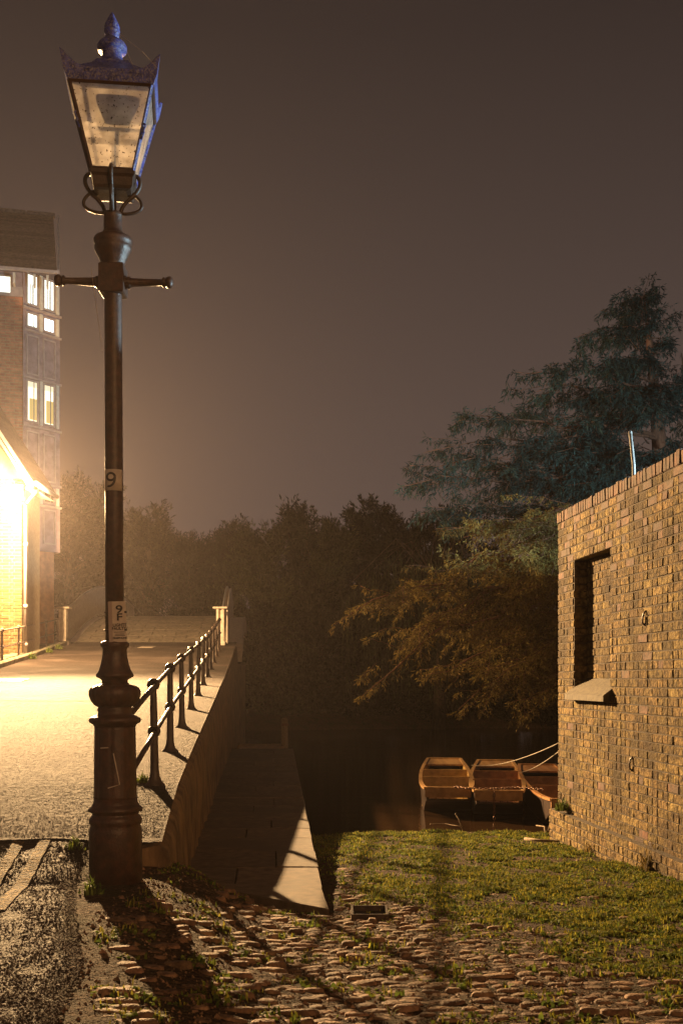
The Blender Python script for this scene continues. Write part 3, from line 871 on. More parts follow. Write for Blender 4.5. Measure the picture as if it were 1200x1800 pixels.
# ------------------------------------------------------------------ pale brick house with gable
hs = empty('gable_house', (-9.3, 26, 1.5), 'pale yellow brick gabled house beside the path at the left edge', 'house')
HX1, HX0, HYF, HYB = -7.30, -11.3, 26.0, 27.6
EZ, AX, AZ = 6.55, -9.3, 9.6
mb = MB()
v = [(HX0, HYF+.02, .3), (HX1-.012, HYF+.02, .3), (HX1-.012, HYF+.02, EZ+.2), (AX, HYF+.02, AZ), (HX0, HYF+.02, EZ+.2)]
v += [(x, HYB, z) for x, y, z in v]
mb.add(v, [(0,1,2,3,4), (9,8,7,6,5)] + [(i, 5+i, 5+(i+1)%5, (i+1)%5) for i in range(5)])
mb.build('wall', MT['palemortar'], hs)
cells = []; CHH = .0765
for c in range(76):
    z = .9 + c * CHH
    if z > 6.7: break
    s = 0; k = c % 4; st = c % 2
    # runs from the right corner leftwards
    x = HX1
    first = True
    while x > -9.4:
        l = .215 if st else (.105 if int((HX1 - x) / .1) % 2 else .215)
        if first and not st: l = .165
        first = False
        top_ok = z + .07 < EZ + .2 + (HX1 - x) * 1.6
        if top_ok: cells.append((x - l, z, l, .0645, 0))
        x -= l + .012
hs_inv = Matrix.Translation((9.3, -26, -1.5))
lay_bricks(hs, hs_inv @ Matrix.Translation((0, HYF + .012, 0)), cells, MT['palebrick'], 4, .05,
           score=lambda c: (0 if 600 + FPX * (c[0] + c[2]) / 26 > -2 and c[1] > 2.2 else 1, -c[1]), jit=.002, ch=.004)
# roof slopes and bargeboards
for sgn, nm in ((1, 'roof_slope'), (-1, 'roof_slope')):
    ex = AX + sgn * 2.36; ez = AZ + .66 - 2.36 * 1.56
    mb = MB()
    n = 26
    for k in range(n):
        t0, t1 = k / n, (k + 1.25) / n
        xa, za = ex + (AX - ex) * t0, ez + (AZ + .66 - ez) * t0
        xb, zb_ = ex + (AX - ex) * min(1, t1), ez + (AZ + .66 - ez) * min(1, t1)
        vs = [(xa, HYF-.32, za), (xa, HYB+.3, za), (xb, HYB+.3, zb_-.012), (xb, HYF-.32, zb_-.012)]
        vs += [(x, y, z + .022) for x, y, z in vs]
        mb.add(vs, [(3,2,1,0),(4,5,6,7),(0,1,5,4),(1,2,6,5),(2,3,7,6),(3,0,4,7)])
    mb.build(nm, MT['tile'], hs)
    for (o1, o2, yy_, nm2) in ((-.02, -.15, HYF-.36, 'bargeboard'), (-.21, -.33, HYF-.30, 'bargeboard')):
        vs = []
        for y in (yy_, yy_ + .045):
            vs += [(ex, y, ez + o2), (ex, y, ez + o1), (AX, y, AZ + .66 + o1), (AX, y, AZ + .66 + o2)]
        MB().add(vs, [(0,1,2,3),(7,6,5,4),(0,4,5,1),(1,5,6,2),(2,6,7,3),(3,7,4,0)]).build(nm2, MT['whitewood'], hs)
ex = AX + 2.36; ez = AZ + .66 - 2.36 * 1.56
vs = [(HX1-.1, HYF-.3, EZ+.42), (ex, HYF-.3, ez-.1), (ex, HYB, ez-.1), (HX1-.1, HYB, EZ+.42), (ex, HYF-.3, ez-.16), (ex, HYB, ez-.16), (HX1-.1, HYF-.3, ez-.05), (HX1-.1, HYB, ez-.05)]
MB().add(vs, [(4,5,7,6),(0,6,4,1)][0:1]).build('soffit', MT['whitewood'], hs)
mb = MB().tube([(ex+.05, HYF-.34, ez-.04), (ex+.05, HYB, ez-.04)], .055, 10); mb.build('gutter', MT['whitewood'], hs, True)
dx = HX1 + .075
pipe = MB().tube([(ex+.03, HYF+.05, ez-.08), (dx, HYF+.05, ez-.45), (dx, HYF+.05, 2.3)], .036, 10).build('drainpipe', MT['frame'], hs, True)
for z in (5.2, 3.78, 2.9): MB().tube([(dx, HYF+.05, z-.045), (dx, HYF+.05, z+.045)], .052, 10).build('collar', MT['frame'], pipe, True)

# ------------------------------------------------------------------ library building
lb = empty('library_building', (-8.6, 30, .5), 'tall red brick building with tiled roof and lit corner bay behind the house', 'building')
LYF = 29.4
A0 = P(42, 505, LYF); 
ang = math.radians(14)
fd = Vector((math.cos(ang), math.sin(ang), 0))         # facade direction, receding to the right
fo = Vector((A0.x, LYF, 0))                             # right end of the brick facade
FM = Matrix(((fd.x, -fd.y, 0, fo.x), (fd.y, fd.x, 0, fo.y), (0, 0, 1, 0), (0, 0, 0, 1)))
ZB = EYE + (HOR - 522) / FPX * LYF                       # top of the brick
ZE = EYE + (HOR - 474) / FPX * (LYF - .5)                # eave
MB().box(-5, -.004, .01, 3., .3, ZB - .01, FM).build('wall', MT['palemortar'], lb)
cells = []; CHL = .0765
c = 0
while True:
    z = ZB - .075 - c * CHL
    if z < 6.9: break
    x = -.005 - (.11 if c % 2 else 0); first = True
    if c % 2: cells.append((-.108, z, .103, .0645, 0))
    while x > -1.6:
        l = .215; cells.append((x - l, z, l, .0645, 0)); x -= l + .012
    c += 1
lb_inv = Matrix.Translation((8.6, -30, -.5))
def lscore(c_):
    p = FM @ Vector((c_[0] + c_[2], 0, c_[1])); return (0 if 600 + FPX * p.x / p.y > 0 else 1, -c_[1])
lay_bricks(lb, lb_inv @ FM, cells, MT['libbrick'], 4, .05, score=lscore, jit=.002, ch=.004)
MB().box(-5, -.0, -.03, .2, ZB - .005, ZB + .24, FM).build('stone_band', MT['frame'], lb)
MB().box(-5, -.0, .0, .2, ZB + .245, ZE + .1, FM).build('timber_band', MT['lead'], lb)
warm = emat('lit_room_white', (.88, 1., .9), 1.6); warm2 = emat('lit_room_cream', (1., .93, .68), 1.15); cool = emat('lit_room_bright', (.92, .97, 1.), 3.2)
wz0, wz1 = EYE + (HOR - 517) / FPX * LYF, EYE + (HOR - 490) / FPX * LYF
wn_ = MB().box(-1.2, -.29, -.045, -.005, wz0 - .05, wz1 + .05, FM).build('window', MT['frame'], lb)
MB().box(-1.15, -.33, -.052, -.040, wz0, wz1, FM).build('pane', warm, wn_)
# canted bay
bd = Vector((.61, .79, 0)).normalized()
bo = fo + Vector((.0, -.05, 0))
BW = 1.18
BM = Matrix(((bd.x, -bd.y, 0, bo.x), (bd.y, bd.x, 0, bo.y), (0, 0, 1, 0), (0, 0, 0, 1)))
zb0 = EYE + (HOR - 965) / FPX * LYF
v = [BM @ Vector(q) for q in ((0,0,zb0),(BW,0,zb0),(BW,0,ZE+.1),(0,0,ZE+.1))]
e2 = Vector((-1.2, 2.2, 0))
v += [p + e2 for p in v]
MB().add(v, [(0,1,2,3),(1,5,6,2),(5,4,7,6),(4,0,3,7),(0,4,5,1),(3,2,6,7)]).build('bay_wall', MT['lead'], lb)
v = [BM @ Vector(q) for q in ((.1,.1,.2),(BW-.12,.1,.2),(BW-.12,.1,zb0),(.1,.1,zb0))]; v += [p + e2 for p in v]
MB().add(v, [(0,1,2,3),(1,5,6,2),(5,4,7,6),(4,0,3,7)]).build('bay_base', MT['libbrick'], lb)
def zpx(py): return EYE + (HOR - py) / FPX * (LYF + .3)
colx = [(.13, .42), (.66, .95)]
for (t_, b_, ms) in ((488, 538, (warm, warm)), (556, 577, (warm, cool)), (674, 742, (warm2, warm2)), (858, 880, (MT['ink'], MT['ink']))):
    for (c0, c1), mm in zip(colx, ms):
        z1_, z0_ = zpx(t_), zpx(b_)
        wdw = MB()
        wdw.box(c0-.05, c0, -.03, .03, z0_-.05, z1_+.05, BM); wdw.box(c1, c1+.05, -.03, .03, z0_-.05, z1_+.05, BM)
        wdw.box(c0, c1, -.03, .03, z1_, z1_+.05, BM); wdw.box(c0, c1, -.035, .03, z0_-.05, z0_, BM)
        wo_ = wdw.build('window', MT['frame'], lb)
        MB().box(c0, c1, -.012, -.004, z0_, z1_, BM).build('pane', mm, wo_)
        if t_ == 674:
            MB().box(c0+.06, c1, -.016, -.0125, z0_+.03, z0_+(z1_-z0_)*random.uniform(.52,.66), BM).build('bookshelf', emat('lit_bookshelf', (.62,.45,.16), .55), wo_)
            MB().box(c0, c1, -.0165, -.013, z0_+(z1_-z0_)*.86, z1_, BM).build('blind', emat('lit_blind', (.9,.8,.55), .7), wo_)
        if t_ == 488:
            for k_ in (.3, .5): MB().box(c0+(c1-c0)*k_, c0+(c1-c0)*k_+.025, -.0165, -.013, z0_, z0_+(z1_-z0_)*.7, BM).build('inner_frame', MT['lead'], wo_)
        MB().box((c0+c1)/2+.04, (c0+c1)/2+.065, -.02, -.013, z0_, z1_, BM).build('glazing_bar', MT['lead'], wo_)
        MB().box(c1+.07, c1+.16, -.06, -.002, z0_-.08, z1_+.06, BM).build('mullion', MT['whitewood'], lb)
for (t_, b_) in ((592, 662), (760, 845), (893, 955)):
    for (c0, c1) in colx:
        z1_, z0_ = zpx(t_), zpx(b_)
        pn = MB()
        for (a, b2_, c_, d_) in ((c0-.04, c0, z0_, z1_), (c1+.03, c1+.07, z0_, z1_), (c0, c1+.03, z1_-.04, z1_), (c0, c1+.03, z0_, z0_+.04)):
            pn.box(a, b2_, -.03, -.002, c_, d_, BM)
        pn.build('panel_moulding', MT['frame'], lb)
for zz in (546, 585, 668, 752, 850, 888):
    MB().box(-.02, BW+.02, -.05, -.002, zpx(zz) - .025, zpx(zz) + .025, BM).build('string_course', MT['frame'], lb)
# roof: lapped tile courses
mb = MB()
R0 = FM @ Vector((0, -.75, 0)); 
ridge_z = EYE + (HOR - 372) / FPX * 31.0
n = 30
for k in range(n):
    t0, t1 = k / n, (k + 1.3) / n
    y0_, y1_ = -.62 + 2.4 * t0, -.62 + 2.4 * min(t1, 1.02)
    z0_, z1_ = ZE + (ridge_z - ZE) * t0, ZE + (ridge_z - ZE) * min(t1, 1.02)
    xr_ = .83 - .10 * t0
    vs = [FM @ Vector(q) for q in ((-6, y0_, z0_), (xr_, y0_, z0_), (xr_, y1_, z1_-.015), (-6, y1_, z1_-.015))]
    vs += [p + Vector((0, -.012, .028)) for p in vs]
    mb.add(vs, [(3,2,1,0),(4,5,6,7),(0,1,5,4),(1,2,6,5),(2,3,7,6),(3,0,4,7)])
mb.build('roof', MT['tile'], lb)
for k in range(8):
    x0_ = -5.4 + k * .78 - .02
    MB().bevbox(x0_, x0_ + .74, 1.70, 1.92, ridge_z - .03, ridge_z + .07, .02, FM).build('ridge_tile', MT['tile'], lb)
MB().box(-6, .86, -.68, -.58, ZE - .07, ZE - .005, FM).build('gutter', MT['frame'], lb)
MB().add([FM @ Vector(q) for q in ((.84,-.62,ZE-.12),(.84,1.8,ridge_z-.12),(.84,1.8,ridge_z+.05),(.84,-.62,ZE+.05),(.90,-.62,ZE-.12),(.90,1.8,ridge_z-.12),(.90,1.8,ridge_z+.05),(.90,-.62,ZE+.05))],
         [(0,1,2,3),(7,6,5,4),(0,4,5,1),(1,5,6,2),(2,6,7,3),(3,7,4,0)]).build('verge_board', MT['frame'], lb)
for xx in (-.22, .28, .60):
    MB().box(xx-.03, xx+.03, -.5, -.2, ZE - .35, ZE - .08, FM).build('eave_bracket', MT['whitewood'], lb)

# ------------------------------------------------------------------ antique lamp post
LX, LY = -1.288, 6.5
SC = LY / FPX
def zy(py): return EYE + (HOR - py) * SC
lp = empty('lamp_post', (LX, LY, zy(1545)), 'ornate old brown lamp post with a blue-capped glass lantern by the ramp', 'lamp post')
def prof(pts): return [(r * SC, zy(y)) for r, y in pts]
fl8 = lambda a, z: 1.0
base = MB().lathe(prof([(46,1590),(46,1462),(45.5,1456),(43,1450),(45.5,1446),(46,1440),(44,1434),(40,1431),(41,1428),(47,1425),(47.5,1421),(43,1416),(39,1411),(38,1402)]), LX, LY, 40).build('base_drum', MT['iron'], lp, True)
def flute(a, z): return 1 - .028 * max(0, math.cos(8 * a)) ** 4
MB().lathe(prof([(38,1404),(37.5,1398),(37,1384),(36.6,1340),(36,1300),(35.5,1282),(36,1276)]), LX, LY, 96, flute).build('fluted_shaft', MT['iron'], lp, True)
MB().lathe(prof([(36,1277),(38,1273),(44,1270),(45.5,1266),(44.5,1262),(38,1259),(31,1256),(29,1252),(31,1247),(29,1243),(28,1240)]), LX, LY, 40).build('collar', MT['iron'], lp, True)
def lobes(a, z): return 1 + .035 * abs(math.cos(9 * a))
MB().lathe(prof([(28,1243),(35,1239),(41,1231),(44,1222),(44,1215),(41,1209),(34,1205),(25,1203),(23,1200)]), LX, LY, 108, lobes).build('leaf_bulb', MT['iron'], lp, True)
MB().lathe(prof([(23,1202),(22.5,1196),(26,1193),(32,1190),(33,1187),(31.5,1184),(28,1178),(24,1166),(21.5,1152),(21,1141),(23,1138),(25,1135),(25,1131),(22,1128),(16.5,1126)]), LX, LY, 40).build('bell_neck', MT['iron'], lp, True)
col_ = MB().lathe(prof([(16,1130),(15.8,900),(15.2,520),(15.2,514)]), LX, LY, 32).build('column', MT['iron'], lp, True)
blk = MB()
blk.bevbox(LX-21.5*SC, LX+21.5*SC, LY-21.5*SC, LY+21.5*SC, zy(519), zy(468), .006)
blk.build('ladder_block', MT['iron'], lp)
for sd, yend, L_ in ((1, 497, 92), (-1, 493, 90)):
    zc = zy(497); q = []; rr = []
    for u, r in ((20,11),(24,13),(27,10),(30,12.5),(33,9.5),(36,8.5),(60,7.2),(L_,6),(L_+2,9.5),(L_+5,10),(L_+6,6.5),(L_+8,9),(L_+11,11),(L_+15,11.5),(L_+19,9.5),(L_+21,4)):
        q.append((LX + sd*u*SC*.93, LY, zc + (yend - 497) * -SC * u / L_)); rr.append(r * SC * .92)
    MB().tube(q, rr, 14).build('ladder_arm', MT['iron'], lp, True)
MB().lathe(prof([(20,470),(19,467),(22,462),(24,455),(28,447),(31.5,440),(32,434),(31,431),(33,428),(33.5,422),(31,418),(27,416),(22,413),(18,409),(16,405),(15.8,380),(16.5,377),(14,374),(6,373)]), LX, LY, 40, lambda a, z: 1 + .02*math.cos(8*a) if z > zy(462) and z < zy(436) else 1).build('capital', MT['iron'], lp, True)
MB().lathe(prof([(6.5,376),(6,340),(6.5,312),(9,306),(9,300)]), LX, LY, 14).build('stem', MT['bracket'], lp, True)
LR = math.atan(.135)
for k in range(4):
    a = LR + k * math.pi / 2 + .0
    ca, sa = math.cos(a), math.sin(a)
    def bz(pts, r):
        q = [(LX + u*SC*ca, LY + u*SC*sa, zy(y)) for u, y in pts]
        return q
    # smooth with Catmull-Rom
    def cr(pts, n=6):
        out = []
        P_ = [pts[0]] + pts + [pts[-1]]
        for i in range(1, len(P_) - 2):
            p0, p1, p2, p3 = P_[i-1], P_[i], P_[i+1], P_[i+2]
            for j in range(n):
                t = j / n
                out.append(tuple(.5*((2*p1[c]) + (-p0[c]+p2[c])*t + (2*p0[c]-5*p1[c]+4*p2[c]-p3[c])*t*t + (-p0[c]+3*p1[c]-3*p2[c]+p3[c])*t**3) for c in (0,1)))
        return out + [pts[-1]]
    s1 = cr([(13,376),(17,364),(26,352),(37,342),(46,328),(47,316),(41,308),(33,310)])
    s2 = cr([(12,375),(27,375),(43,370),(50,362),(48,352),(41,344),(32,338),(28,341)])
    mb = MB().tube(bz(s1, 0), 3.6*SC, 7); mb.tube(bz(s2, 0), 3.0*SC, 7)
    e_ = bz([(28,341)], 0)[0]
    mb.lathe([(.001, e_[2]-5*SC), (4*SC, e_[2]-3*SC), (5*SC, e_[2]), (4*SC, e_[2]+3*SC), (.001, e_[2]+5*SC)], e_[0], e_[1], 8)
    mb.build('scroll_bracket', MT['bracket'], lp, True)
# lantern frame
LM = Matrix.Translation((LX + .006, LY, 0)) @ Matrix.Rotation(LR, 4, 'Z')
zb_, zt_ = 4.965, 5.405; hb, ht = .116, .226
def sq(h, z): return [LM @ Vector((sx_*h, sy_*h, z)) for sx_, sy_ in ((-1,-1),(1,-1),(1,1),(-1,1))]
def frustum(name, rings, m_, parent, caps=True):
    v = []; 
    for h, z in rings: v += sq(h, z)
    f = [(i*4+k, i*4+(k+1)%4, i*4+4+(k+1)%4, i*4+4+k) for i in range(len(rings)-1) for k in range(4)]
    if caps: f += [(3,2,1,0), tuple((len(rings)-1)*4+k for k in range(4))]
    return MB().add(v, f).build(name, m_, parent)
tray = frustum('bottom_tray', [(.075,4.865),(.10,4.87),(.108,4.885),(.112,4.93),(.122,4.945),(.122,4.968),(.105,4.972)], MT['bracket'], lp)
B4, T4 = sq(hb, zb_), sq(ht, zt_)
for k in range(4):
    o = MB().tube([B4[k], T4[k]], .0115, 4).build('corner_bar', MT['iron'] if k in (0,) else MT['blue'] if k in (1,2) else MT['iron'], lp)
    k2 = (k + 1) % 4
    MB().tube([T4[k] + Vector((0,0,-.008)), T4[k2] + Vector((0,0,-.008))], .012, 4).build('top_bar', MT['iron'], lp)
    MB().tube([B4[k] + Vector((0,0,.006)), B4[k2] + Vector((0,0,.006))], .010, 4).build('bottom_bar', MT['iron'], lp)
    pane = MB().add([B4[k]*.985 + LM.translation*.0 + (LM @ Vector((0,0,zb_)))*.015, B4[k2]*.985 + (LM @ Vector((0,0,zb_)))*.015, T4[k2]*.985 + (LM @ Vector((0,0,zt_)))*.015, T4[k]*.985 + (LM @ Vector((0,0,zt_)))*.015], [(0,1,2,3)])
    pane.build('glass_pane', MT['glass'], lp)
    # wavy weathered ornaments on side bars
for k, tt in ((0,.52),(1,.42),(1,.5),(0,.6)):
    p = B4[k] + (T4[k] - B4[k]) * tt; out_ = (p - (LM @ Vector((0,0,p.z)))); out_.z = 0; out_.normalize()
    MB().tube([p + Vector((0,0,.03)), p + out_*.022 + Vector((0,0,.005)), p + Vector((0,0,-.03))], .006, 6).build('side_clip', MT['blue'], lp, True)
# cornice with upturned corner ears
v = []; f = []
ringp = [(.232,5.395),(.240,5.415),(.246,5.43),(.252,5.445),(.252,5.462),(.236,5.468)]
frustum('cornice', ringp, MT['blue'], lp)
for k in range(4):
    c0 = sq(.252, 5.462)[k]; kp, kn = sq(.252, 5.462)[(k-1) % 4], sq(.252, 5.462)[(k+1) % 4]
    tip = sq(.272, 5.555)[k]
    mb = MB()
    for nb in (kp, kn):
        d_ = (nb - c0).normalized(); inn = ((LM @ Vector((0,0,5.462))) - c0); inn.z = 0; inn.normalize()
        pts = []
        n = 8
        for i in range(n + 1):
            t = i / n; hgt = .085 * (1 - t) ** 2.2
            base_p = c0 + d_ * .13 * t
            top_p = base_p + Vector((0,0,hgt)) + (tip - c0) * 0 + ((tip - c0) * Vector((1,1,0)).length * 0) 
            lean = (tip - c0); lean.z = 0
            top_p = base_p + Vector((0,0,hgt)) + lean * (1 - t) ** 2
            pts += [base_p - Vector((0,0,.02)), top_p, base_p - Vector((0,0,.02)) + inn*.016, top_p + inn*.016]
        fs = []
        for i in range(n):
            a = i*4; b2_ = a+4
            fs += [(a, b2_, b2_+1, a+1), (a+2, a+3, b2_+3, b2_+2), (a+1, b2_+1, b2_+3, a+3)]
        fs += [(0,1,3,2)]
        mb.add(pts, fs)
    mb.build('corner_ear', MT['blue'], lp)
frustum('roof', [(.238,5.466),(.17,5.515),(.11,5.565),(.085,5.60)], MT['blue'], lp)
fin = MB().lathe(prof([(30,124),(29,118),(26,114),(21,110),(19,106),(17.5,100),(17,92),(18,88),(18.5,86)]), LX, LY, 28).build('vent_neck', MT['blue'], lp, True)
MB().lathe(prof([(25,90),(26,87),(25.5,82),(22.5,77),(17,72.5),(12.5,69.5),(11,68),(10,67)]), LX, LY, 28).build('vent_hood', MT['blue'], lp, True)
MB().lathe(prof([(10,69),(12.5,66),(10.5,63),(13.5,59),(14,54),(12.5,51.5),(13.5,49),(11.5,42),(8,35),(5,29.5),(4.5,28),(3,25),(1,22)]), LX, LY, 24).build('finial', MT['blue'], lp, True)
# gear inside the lantern
gear = MB(); cc = LM
v = []
for (hw, hd, z) in ((.055,.05,5.20),(.10,.08,5.30),(.105,.085,5.335),(.09,.07,5.345)):
    v += [LM @ Vector((sx_*hw, sy_*hd, z)) for sx_, sy_ in ((-1,-1),(1,-1),(1,1),(-1,1))]
gear.add(v, [(i*4+k, i*4+(k+1)%4, i*4+4+(k+1)%4, i*4+4+k) for i in range(3) for k in range(4)] + [(3,2,1,0),(12,13,14,15)])
gear.build('control_gear', MT['bracket'], lp)
MB().box(-.155,.155,-.015,.015,5.165,5.185, LM).build('gear_bar', MT['bracket'], lp)
MB().tube([LM @ Vector((0,0,4.96)), LM @ Vector((0,0,5.17))], .012, 8).build('inner_stem', MT['white'], lp)
# cobweb strands
MB().tube([(LX+12*SC, LY-.02, zy(58)), P(244,124,6.3)], .0012, 4).build('cobweb_strand', MT['web'], lp)
MB().tube([(LX+13*SC, LY-.02, zy(62)), P(258,92,6.35), P(283,120,6.22)], .0012, 4).build('cobweb_strand', MT['web'], lp)
MB().tube([P(165,470,6.45) , P(184,617,6.45)], .0010, 4).build('cobweb_strand', MT['web'], lp)
# number plate, bent round the column
def text_mesh(body, size, sx_=1., bold=0.):
    cu = bpy.data.curves.new('t', 'FONT'); cu.body = body; cu.size = size; cu.align_x = 'CENTER'; cu.align_y = 'CENTER'; cu.offset = bold
    cu.resolution_u = 4
    ob = bpy.data.objects.new('t', cu); C.objects.link(ob)
    bpy.context.view_layer.update(); dg = bpy.context.evaluated_depsgraph_get()
    me = bpy.data.meshes.new_from_object(ob.evaluated_get(dg)); bpy.data.objects.remove(ob); bpy.data.curves.remove(cu)
    vs = [(q.co.x * sx_, q.co.y) for q in me.vertices]; fs = [tuple(p.vertices) for p in me.polygons]
    return vs, fs
RC = 15.9 * SC
def on_col(u, z, r): # u metres around from the direction facing the camera-ish
    a = -math.pi/2 + .10 + u / RC
    return (LX + r*math.cos(a), LY + r*math.sin(a), z)
zc9 = zy(846)
plate = MB(); n = 14; vs = []; fs = []
for i in range(n + 1):
    u = -.056 + .112 * i / n
    for z in (zc9 - 18.5*SC, zc9 + 18.5*SC):
        vs += [on_col(u, z, RC + .0015), on_col(u, z, RC + .004)]
for i in range(n):
    a = i*4; b2_ = a + 4
    fs += [(a+1, b2_+1, b2_+3, a+3), (a, a+2, b2_+2, b2_), (a, b2_, b2_+1, a+1), (a+2, a+3, b2_+3, b2_+2)]
fs += [(0,1,3,2), (n*4, n*4+2, n*4+3, n*4+1)]
np_ = plate.add(vs, fs).build('number_plate', MT['white'], lp, True)
st9 = []
for i in range(33):
    a = 2*math.pi*i/32; st9.append((.0215*math.cos(a), .017 + .0205*math.sin(a)))
tail = [(.0215,.017),(.0212,.006),(.0195,-.006),(.016,-.017),(.011,-.026),(.004,-.0325),(-.004,-.0365),(-.012,-.0375),(-.0185,-.035)]
def ribbon(pts_, wd):
    vs = []; fs = []
    for i, (x, y) in enumerate(pts_):
        x0, y0 = pts_[max(0, i-1)]; x1, y1 = pts_[min(len(pts_)-1, i+1)]
        if pts_[0] == pts_[-1] and i in (0, len(pts_)-1): x0, y0 = pts_[-2]; x1, y1 = pts_[1]
        tx, ty = x1-x0, y1-y0; l_ = math.hypot(tx, ty); nx_, ny_ = -ty/l_, tx/l_
        for k in (-1., -.33, .33, 1.):
            vs.append(on_col(x + nx_*wd*.5*k - .012, zc9 + y + ny_*wd*.5*k, RC + .0052))
    for i in range(len(pts_)-1):
        for k in range(3): fs.append((i*4+k, i*4+k+1, i*4+k+5, i*4+k+4))
    return vs, fs
mb = MB(); mb.add(*ribbon(st9, .0125)); mb.add(*ribbon(tail, .0125)); mb.build('digit', MT['ink'], np_)
# fault notice on a flat board
NM = Matrix.Translation((LX + 9.5*SC, LY - .066, zy(1094))) @ Matrix.Rotation(math.radians(-1.5), 4, 'Y') @ Matrix.Rotation(math.radians(6), 4, 'Z')
hw_, hh_ = 14.5*SC, 35.5*SC
bo_ = MB().box(-hw_, hw_, -.003, .003, -hh_, hh_, NM).build('fault_notice', MT['white'], lp)
MB().box(-hw_-.004, -hw_*.62, -.006, -.0035, -hh_*.99, hh_*.99, NM).build('notice_flange', MT['frame'], bo_)
def ntext(body, x, z, size, sx_=1., bold=.0):
    vs, fs = text_mesh(body, size, sx_, bold)
    MB().add([NM @ Vector((x + a, -.0066, z + b2_)) for a, b2_ in vs], fs).build('lettering', MT['ink'], bo_)
cx_ = hw_ * .22
ntext('9', cx_, 21*SC, .062, 1.35, .0012); ntext('F', cx_, 7.5*SC, .056, 1.35, .0012)
ntext('LIGHTS', cx_, -6*SC, .0235, 1., .0006); ntext('FAULTY?', cx_, -12*SC, .0225, 1., .0006)
for zz, l_ in ((-18, .7), (-21.5, .55), (-24, .6)):
    MB().box(cx_ - hw_*l_, cx_ + hw_*l_, -.0045, -.0035, (zz-.5)*SC, (zz+.4)*SC, NM).build('lettering', MT['ink'], bo_)
ntext('FREEPHONE', cx_, -28.5*SC, .0145, 1., .0004)
for zz in (1077, 1108):
    st = []
    for i in range(25):
        a = 2*math.pi*i/24; st.append((LX + (RC+.004)*math.cos(a), LY + (RC+.004)*math.sin(a), zy(zz)))
    MB().tube(st, .004, 6, False).build('strap', MT['iron'], lp, True)
    MB().bevbox(LX + 21*SC, LX + 25*SC, LY-.066, LY-.052, zy(zz+2), zy(zz-2), .002).build('strap_buckle', MT['ink'], lp)
# chalky scratches on the shaft
for pts in ([(168+17,1313),(199,1312)], [(208,1322),(218,1376),(198,1382)]):
    q = []
    for x, y in pts:
        dxp = (x - 203.5) * SC; r_ = 37.6*SC; q.append((LX + dxp, LY - math.sqrt(max(0, r_*r_ - dxp*dxp)) - .001, zy(y)))
    MB().tube(q, .0035, 5).build('paint_scratch', MT['white'], lp)
lp.rotation_euler = (0, math.radians(-.25), 0)

